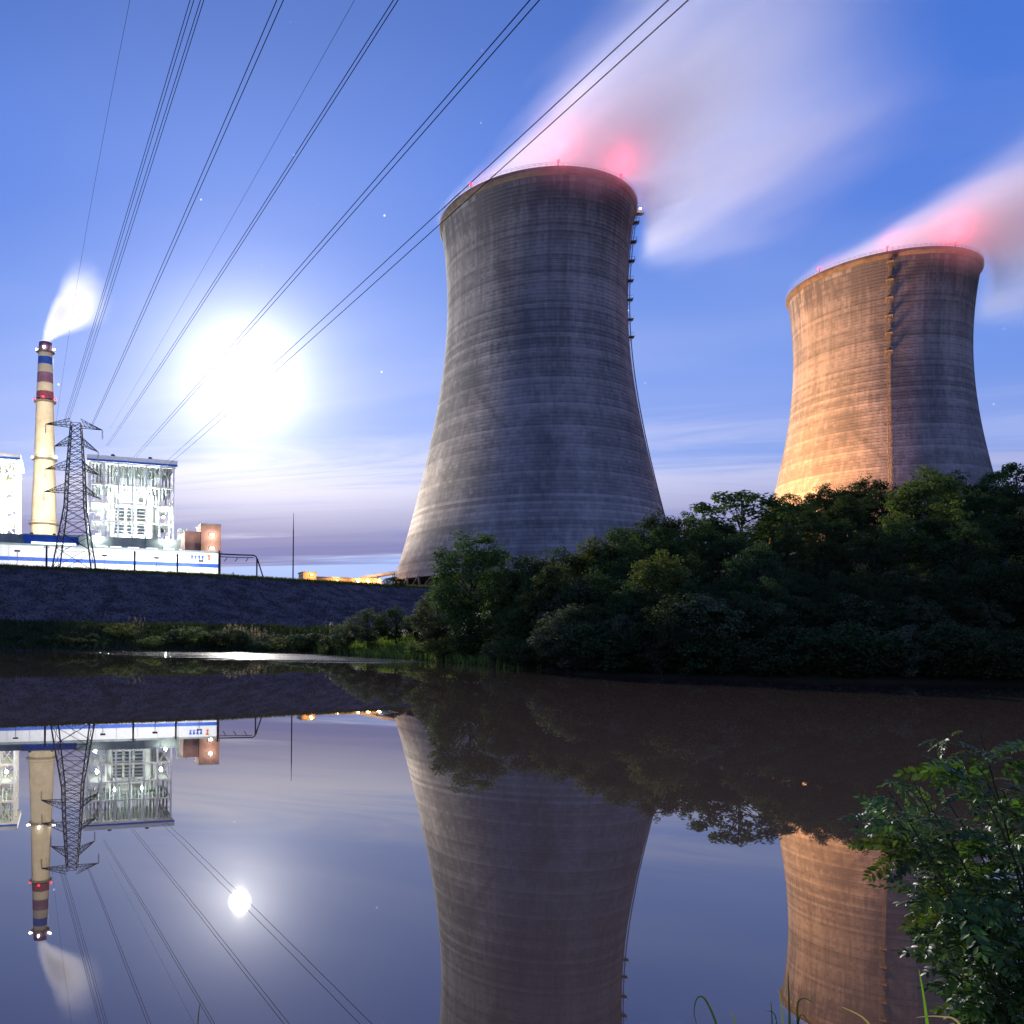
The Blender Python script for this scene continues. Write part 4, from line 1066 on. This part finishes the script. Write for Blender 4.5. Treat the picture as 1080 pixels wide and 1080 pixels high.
# overhanging shrubs at the waterline
SH = 'dark shrubs overhanging the waterline of the wooded bank'
for i, px in enumerate(range(520, 1130, 22)):
    yt = 668 + RT.uniform(-14, 10); px += RT.uniform(-5, 5)
    d0 = pdir(px, 700); Yw = None
    for Y in np.arange(40, 140, 0.5):
        if not inside(np.array([[d0.x * Y, Y]]), RIVER)[0]: Yw = Y; break
    if Yw is None: continue
    q = at(px, yt, Yw + 0.3); x, y = q.x, Yw + 0.3
    plant('shrub' if i % 4 else 'grey', x, y, max(1.6, q.z - hz(x, y)), 'dark waterline shrub below ' + (lmk(px) if px > 560 else 'the tall feathery tree'), 'shrub', 'shrub', SH, 1.15)

# left tip of the wood and the spit: bushes before the rubble slope
SP = 'bushes on the low spit below the rubble slope'
for kd, px, yt, Y, lab, wd in (('grey', 388, 641, 110, 'upright dark bush, tallest of those below the rubble slope', 1.1), ('dense', 418, 640, 106, 'big round dark bush next to the wood at its left tip', 1.3),
                           ('grey', 366, 655, 113, 'smaller grey-green bush left of the upright one', 1.2), ('shrub', 347, 669, 117, 'low bush at the very tip of the spit', 1.2),
                           ('mid', 446, 640, 98, 'leafy bush between the round dark bush and the tall tree', 1.1), ('grey', 462, 615, 90, 'grey-green tree tucked against the left side of the tall tree', 0.9),
                           ('shrub_pale', 470, 668, 82, 'pale green bush at the water below the tall tree', 1.5), ('shrub_pale', 441, 676, 90, 'low bright green bush left of the tall tree foot', 1.6),
                           ('shrub', 500, 668, 77, 'dark bush at the water under the tall tree', 1.5), ('mid', 528, 640, 76, 'dark green bush right under the tall tree', 1.2)):
    tree_px(kd, px, yt, Y, lab, SP, wd, 'bush', 'bush', 1.0)
# shrubs on the bench at the foot of the rubble slope
BN = 'shrubs on the bank below the rubble slope'
for px, yt, Y, kd, lab in ((129, 656, 140, 'shrub_pale', 'roundish pale shrub, tallest on the left bank below the rubble'), (184, 663, 140, 'shrub', 'dark shrub left of the pair in the middle of the far bank'), (203, 660, 143, 'shrub_pale', 'pale shrub in the middle of the far bank'),
                           (228, 665, 141, 'shrub', 'dark rounded shrub just left of the feathery reeds'), (252, 662, 145, 'shrub', 'dark shrub under the feathery reeds'), (290, 671, 146, 'shrub_pale', 'low pale shrub right of the feathery reeds'),
                           (60, 668, 134, 'shrub', 'low dark shrub on the far bank below the pylon'), (20, 668, 131, 'shrub', 'low dark shrub on the far bank at the left edge'), (97, 668, 137, 'shrub', 'low dark shrub on the far bank left of the tallest pale one'),
                           (160, 670, 136, 'shrub_pale', 'low shrub on the far bank right of the tallest pale one'), (318, 668, 150, 'shrub', 'dark shrub on the far bank near the spit tip'), (272, 676, 141, 'shrub', 'small dark shrub at the water below the reeds')):
    tree_px(kd, px, yt, Y, lab, BN, 1.5, 'shrub', 'shrub', 0.8)
FAR = [(10, 'the left picture edge'), (45, 'the chimney'), (80, 'the pylon'), (115, 'the left half of the boiler house'), (155, 'the right half of the boiler house'), (187, 'the middle dark pole'), (215, 'the terracotta building'), (255, 'the cable gantry'), (309, 'the tall mast'), (340, 'the tip of the spit')]
for i in range(34):
    px = -6 + i * 10.3 + RT.uniform(-3, 3); Y = RT.uniform(0, 14) + float(np.interp(px, [0, 250, 340], [126, 144, 152]))
    tree_px(RT.choice(('shrub', 'shrub', 'grey')), px, 672 + RT.uniform(-5, 7), Y, 'low far-bank thicket shrub below ' + min(FAR, key=lambda e: abs(e[0] - px))[1], 'dark thicket shrubs on the far bank', RT.uniform(1.3, 2.0), 'shrub', 'shrub', 0.9)
# crest greenery beside the sheds
for px, yt, Y, lab in ((325, 611, 235, 'dark low bush on the crest below the small orange shed'), (415, 608, 243, 'sprawling bush on the crest at the foot of the big tower'), (268, 607, 222, 'thin weed clump on the crest under the gantry')):
    tree_px('shrub', px, yt, Y, lab, None, 2.0, 'bush', 'bush', 1.0)

# ---- grass: on the spit, the bench and along the crest
def grass_mesh(name, pts, zs, hgt, wid, mat, spread=0.35):
    n = len(pts); b0 = np.c_[pts, zs - 0.03]; a = rng.uniform(0, 2 * PI, n); h = hgt * rng.uniform(0.5, 1.4, n)
    side = np.c_[np.cos(a), np.sin(a), np.zeros(n)] * (wid * rng.uniform(0.6, 1.3, n))[:, None]
    ln = rng.normal(size=(n, 3)) * spread * h[:, None]; ln[:, 2] = 0
    mid = b0 + ln * 0.35 + np.c_[np.zeros((n, 2)), h * 0.62]; tip = b0 + ln + np.c_[np.zeros((n, 2)), h]
    V = np.stack([b0 - side, b0 + side, mid + side * 0.7, mid - side * 0.7, tip], 1).reshape(-1, 3)
    k = np.arange(n)[:, None] * 5
    Fq = np.concatenate([k + np.array([[0, 1, 2]]), k + np.array([[0, 2, 3]]), k + np.array([[3, 2, 4]])], 1).reshape(-1, 3)
    me = np_mesh(name, V, Fq)
    at_ = me.attributes.new('shade', 'FLOAT', 'FACE'); at_.data.foreach_set('value', np.repeat(rng.uniform(0, 1, n), 3).astype(np.float32))
    return obj(name, me, mat)
c = np.c_[rng.uniform(-6, 34, 60000), rng.uniform(64, 162, 60000)]
ds = seg_dist(c, SHORE); ok = (~inside(c, RIVER)) & (ds < 11) & (c[:, 0] < 22)
c = c[ok]
tag(grass_mesh('bank_grass', c, height(c), 0.75, 0.07, M['grass']), 'bright green grass fringing the low spit and bank', 'grass', kind='stuff')
c = np.c_[rng.uniform(-110, 4, 90000), rng.uniform(90, 192, 90000)]
ds = seg_dist(c, SHORE); ok = (~inside(c, RIVER)) & (ds < 26); c = c[ok]
tag(grass_mesh('bench_grass', c, height(c), 0.85, 0.08, M['grass_dark']), 'dark rough grass on the bank below the rubble slope', 'grass', kind='stuff')
cc = []
for i in range(16000):
    p, n = crest_point(rng.uniform(0.34, 1.0)); cc.append(p + n * (rng.uniform(0, 1) ** 2 * 2.2 - 0.3))
cc = np.array(cc)
tag(grass_mesh('crest_grass', cc, height(cc), 0.75, 0.09, M['leaf_pale']), 'thin green grass edge along the top of the rubble slope', 'grass', kind='stuff')
# feathery reeds
for k_, (px, Y) in enumerate(((243, 143), (258, 144), (272, 143.5), (141, 139), (352, 150))):
    Y *= KY; q = at(px, 680, Y); base = (q.x, Y, hz(q.x, Y))
    R_ = thing('reed_clump', ['feathery pale reed clump, left of three on the far bank', 'feathery pale reed clump, middle of three on the far bank', 'feathery pale reed clump, right of three on the far bank', 'sparse reed clump beside the tallest pale shrub on the far bank', 'sparse reed clump on the far bank behind the spit tip'][k_], 'reeds', base, 0, 'feathery reed clumps on the far bank')
    n = 26 if k_ < 3 else 10
    cpt = rng.normal(size=(n, 2)) * np.array([0.9, 0.5]); st = MB(); hts = rng.uniform(2.6, 4.4, n)
    tips = []
    for (x, y), h in zip(cpt, hts):
        tx, ty = x + rng.normal() * 0.5, y + rng.normal() * 0.2
        st.tube([(x, y, -0.1), (x * 0.7 + tx * 0.3, y, h * 0.6), (tx, ty, h)], [0.03, 0.025, 0.015], 3); tips.append((tx, ty, h))
    st.build('stalks', M['straw'], R_)
    tips = np.array(tips); ci = np.repeat(np.arange(n), 14); pos = tips[ci] + rng.normal(size=(len(ci), 3)) * np.array([0.10, 0.10, 0.28])
    tag(obj('plumes', leaf_mesh('plumes', pos, rng.normal(size=(len(ci), 3)), np.full(len(ci), 0.20), np.full(len(ci), 0.06), rng.uniform(0, 1, len(ci)), M['plume_grass']), None, R_), kind='stuff')

# ================================================================== foreground: pinnate-leaved bush and grass blades
def frond_mesh(seed, n=8, L=0.20):
    r = random.Random(seed); mb = MB(); shade = []
    def rach(t): return Vector((t * L, 0, -0.28 * L * t * t + 0.06 * L * t))
    mb.tube([rach(i / 6) for i in range(7)], [0.0016 * (1.2 - i / 7) for i in range(7)], 3)
    shade += [0.3] * (6 * 3)
    def leaflet(p, ang, l, droop):
        w = l * r.uniform(0.40, 0.50); d = Vector((math.cos(ang), math.sin(ang), -droop)).normalized(); s = Vector((-math.sin(ang), math.cos(ang), r.uniform(-0.35, 0.35))).normalized()
        u = d.cross(s).normalized(); b = len(mb.v)
        pts = [p, p + d * l * 0.30 + s * w * 0.46 + u * w * 0.10, p + d * l * 0.68 + s * w * 0.42 + u * w * 0.08, p + d * l - u * l * 0.08, p + d * l * 0.68 - s * w * 0.42 + u * w * 0.08, p + d * l * 0.30 - s * w * 0.46 + u * w * 0.10,
               p + d * l * 0.32, p + d * l * 0.68]
        mb.v += [tuple(q) for q in pts]
        mb.f += [(b, b+6, b+1), (b+1, b+6, b+7, b+2), (b+2, b+7, b+3), (b+3, b+7, b+4), (b+4, b+7, b+6, b+5), (b+5, b+6, b)]
        shade.extend([r.uniform(0.1, 1.0)] * 6)
    for i in range(n):
        t = 0.16 + 0.80 * i / (n - 1); l = 0.046 * (0.75 + 0.5 * math.sin(PI * (0.25 + 0.65 * t))) * r.uniform(0.85, 1.15)
        for sd in (-1, 1):
            leaflet(rach(t), sd * r.uniform(0.85, 1.2), l, r.uniform(0.05, 0.45))
    leaflet(rach(1.0), r.uniform(-0.2, 0.2), 0.045, 0.3)
    me = mb.mesh('leaf'); a = me.attributes.new('shade', 'FLOAT', 'FACE'); a.data.foreach_set('value', shade[:len(me.polygons)] + [0.5] * max(0, len(me.polygons) - len(shade)))
    me.materials.append(M['leaf_near']); me.polygons.foreach_set('use_smooth', [True] * len(me.polygons))
    return me
fronds = [frond_mesh(s, n) for s, n in ((1, 7), (2, 8), (3, 9), (4, 7), (5, 10))]
def spray_mesh(seed):
    # a twig tip with several pinnate leaves
    r = random.Random(seed); V, Fc, S = [], [], []
    mb = MB().tube([(0, 0, 0), (0.06, 0, 0.012), (0.12, 0, 0.016)], [0.002, 0.0016, 0.001], 3)
    V += mb.v; Fc += mb.f; S += [0.3] * len(mb.f)
    for k_ in range(4):
        me = fronds[r.randrange(5)]; t = 0.02 + 0.10 * k_ / 3; az = (-1) ** k_ * r.uniform(0.35, 1.2) if k_ < 3 else r.uniform(-0.2, 0.2)
        mt_ = Matrix.Translation((t, 0, 0.012)) @ Matrix.Rotation(az, 4, 'Z') @ Matrix.Rotation(r.uniform(-0.5, 0.35), 4, 'Y') @ Matrix.Rotation(r.uniform(-0.7, 0.7), 4, 'X') @ Matrix.Scale(r.uniform(0.55, 0.85), 4)
        b_ = len(V); V += [tuple(mt_ @ v.co) for v in me.vertices]; Fc += [tuple(b_ + i for i in p.vertices) for p in me.polygons]
        S += [min(1, d.value * r.uniform(0.7, 1.1)) for d in me.attributes['shade'].data]
    me = bpy.data.meshes.new('leaf_spray'); me.from_pydata(V, [], Fc); me.update()
    a_ = me.attributes.new('shade', 'FLOAT', 'FACE'); a_.data.foreach_set('value', S)
    me.materials.append(M['leaf_near']); me.polygons.foreach_set('use_smooth', [True] * len(me.polygons))
    return me
sprays = [spray_mesh(20 + i) for i in range(6)]
def bush(label, base, stems, per_stem, seed):
    r = random.Random(seed); base = Vector(base)
    Bs = thing('shrub', label, 'shrub', base)
    for k_, tip in enumerate(stems):
        tip = Vector(tip) - base
        mid = tip * 0.5 + Vector((0.10, 0.05, 0.16 * tip.length)) + Vector((r.uniform(-.08, .10), r.uniform(-.10, .10), 0))
        pts = [Vector((r.uniform(-.05, .05), r.uniform(-.05, .05), -0.15))]
        for i in range(1, 13):
            t = i / 12; w_ = math.sin(t * 7 + k_) * 0.012
            pts.append(mid * (2 * t * (1 - t)) + tip * t * t + Vector((w_, w_, 0)))
        MB().tube(pts, [0.0075 * (1.08 - i / 13) + 0.001 for i in range(13)], 6).build('stem', M['twig'], Bs, True)
        for j in range(per_stem):
            t = 0.34 + 0.66 * ((j + r.random()) / per_stem); i = min(11, int(t * 12)); p = pts[i].lerp(pts[i + 1], t * 12 - i)
            d = (pts[i + 1] - pts[i]).normalized(); last = j == per_stem - 1
            az = math.atan2(d.y, d.x) + (0 if last else r.choice((-1, 1)) * r.uniform(0.3, 1.7))
            o = obj('leaf_spray', sprays[r.randrange(6)], None, Bs, loc=p)
            o.rotation_euler = (r.uniform(-0.7, 0.7), r.uniform(-0.5, 0.6), az); s = r.uniform(0.6, 1.1) * (0.7 if last else 1); o.scale = (s, s, s)
    return Bs
def w(px, py, Y): return tuple(at(px, py, Y))
base = at(1150, 1120, 3.1)
stems = [w(x + 12, y - 2, Y) for x, y, Y in ((925, 838, 2.9), (922, 856, 3.1), (950, 825, 3.3), (1000, 776, 3.2), (1022, 774, 3.0), (1052, 782, 3.3), (1080, 780, 3.1), (1105, 765, 3.4), (962, 905, 3.1), (975, 925, 2.8), (990, 850, 3.4),
        (1020, 828, 2.9), (1046, 836, 3.2), (985, 965, 3.0), (1000, 985, 3.2), (1012, 905, 3.3), (1040, 935, 2.8), (1070, 885, 3.0), (1090, 960, 3.2), (1086, 855, 3.3), (980, 882, 3.35), (970, 855, 3.0), (1070, 1010, 3.1))]
bush('leafy green bush with pinnate leaves leaning over the water at lower right', (base.x, 3.1, hz(base.x, 3.1)), stems, 11, 3)

def blade(label, pts, wid, mat, Y, group=None, fold=True):
    """one long grass leaf along picture points at depth Y, rooted on the near bank"""
    P_ = [at(x, y, Y) for x, y in pts]; mb = MB(); n = len(P_); k_ = []
    for i, p in enumerate(P_):
        t = i / (n - 1); hw = wid * (1 - t) ** 0.6 * (0.8 + 0.4 * math.sin(PI * t)) + 0.0004
        d = (P_[min(i + 1, n - 1)] - P_[max(i - 1, 0)]).normalized(); s = d.cross(Vector((0.1, 1, 0.15))).normalized()
        mb.v += [tuple(p - s * hw), tuple(p + Vector((0, 0.35 * hw, 0))), tuple(p + s * hw)]
    for i in range(n - 1):
        b = i * 3; mb.f += [(b, b+1, b+4, b+3), (b+1, b+2, b+5, b+4)]
    return mb
def tuft(label, root, blades, Y):
    T = thing('grass_tuft', label, 'grass tuft', (0, 0, 0), 0, 'grass tufts on the near bank')
    rp = at(root[0], root[1], Y); T.location = (rp.x, rp.y, rp.z)
    for pts, wid, mt in blades:
        x1, y1 = pts[0]; full = [root] + [(root[0] + (x1 - root[0]) * k_ / 9, root[1] + (y1 - root[1]) * k_ / 9) for k_ in range(1, 9)] + pts
        # smooth the outline through the picked points
        pp = []
        for i in range(len(full) - 1):
            p0 = full[max(i - 1, 0)]; p1 = full[i]; p2 = full[i + 1]; p3 = full[min(i + 2, len(full) - 1)]
            for q in range(5):
                t = q / 5
                pp.append(tuple(0.5 * ((2 * b_) + (-a_ + c_) * t + (2 * a_ - 5 * b_ + 4 * c_ - d_) * t * t + (-a_ + 3 * b_ - 3 * c_ + d_) * t ** 3) for a_, b_, c_, d_ in zip(p0, p1, p2, p3)))
        pp.append(full[-1])
        mb = blade('', pp, wid * 1.6, mt, Y); mb.v = [tuple(Vector(v) - T.location) for v in mb.v]
        o = mb.build('blade', M[mt], T, True)
        a = o.data.attributes.new('shade', 'FLOAT', 'FACE'); a.data.foreach_set('value', [random.uniform(.3, .9)] * len(o.data.polygons))
    return T
GY = 2.05
tuft('arching grass tuft at the bottom left of the orange reflection', (765, 1470), [([(758, 1090), (745, 1056), (736, 1052), (732, 1066), (735, 1082)], 0.003, 'grass_dark'), ([(785, 1120), (774, 1074), (771, 1069)], 0.004, 'grass')], GY)
tuft('dark upright grass tuft in front of the orange reflection', (835, 1470), [([(833, 1090), (832, 1050), (831, 1025)], 0.005, 'grass_dark'), ([(842, 1090), (841, 1060), (848, 1053), (858, 1058)], 0.004, 'grass_dark'), ([(826, 1090), (823, 1052), (819, 1044)], 0.003, 'grass'), ([(815, 1100), (814, 1070), (813, 1056)], 0.003, 'grass_dark'), ([(838, 1100), (845, 1070), (856, 1085)], 0.004, 'grass_dark'), ([(820, 1110), (818, 1072), (808, 1066)], 0.003, 'grass_dark')], GY)
tuft('bright green upright blade beside the bush', (985, 1470), [([(984, 1120), (978, 1080), (974, 1050), (969, 1022)], 0.0065, 'grass_bright')], GY)
tuft('pale straw-coloured blades bent at the lower right', (955, 1470), [([(935, 1120), (915, 1078), (888, 1062)], 0.006, 'straw'), ([(1030, 1130), (1012, 1080), (990, 1072), (966, 1073)], 0.004, 'straw')], GY)
tuft('single dark grass tip at the bottom left', (206, 1470), [([(207, 1120), (209, 1075), (211, 1058)], 0.003, 'grass_dark')], GY)

# ------------------------------------------------------------------ labels that would still be shared: tell them apart by their place
_by = {}
for o in scene.objects:
    if o.parent is None and 'label' in o.keys(): _by.setdefault(o['label'], []).append(o)
_ORD = {2: ('left of two', 'right of two'), 3: ('left of three', 'middle of three', 'right of three'), 4: ('leftmost of four', 'second of four', 'third of four', 'rightmost of four'),
        5: ('leftmost of five', 'second of five', 'third of five', 'fourth of five', 'rightmost of five'),
        6: ('leftmost of six', 'second of six', 'third of six', 'fourth of six', 'fifth of six', 'rightmost of six')}
for lab, os_ in _by.items():
    if 1 < len(os_) <= 6:
        for o, w_ in zip(sorted(os_, key=lambda q: q.location.x / max(q.location.y, 1.0)), _ORD[len(os_)]): o['label'] = lab + ', ' + w_
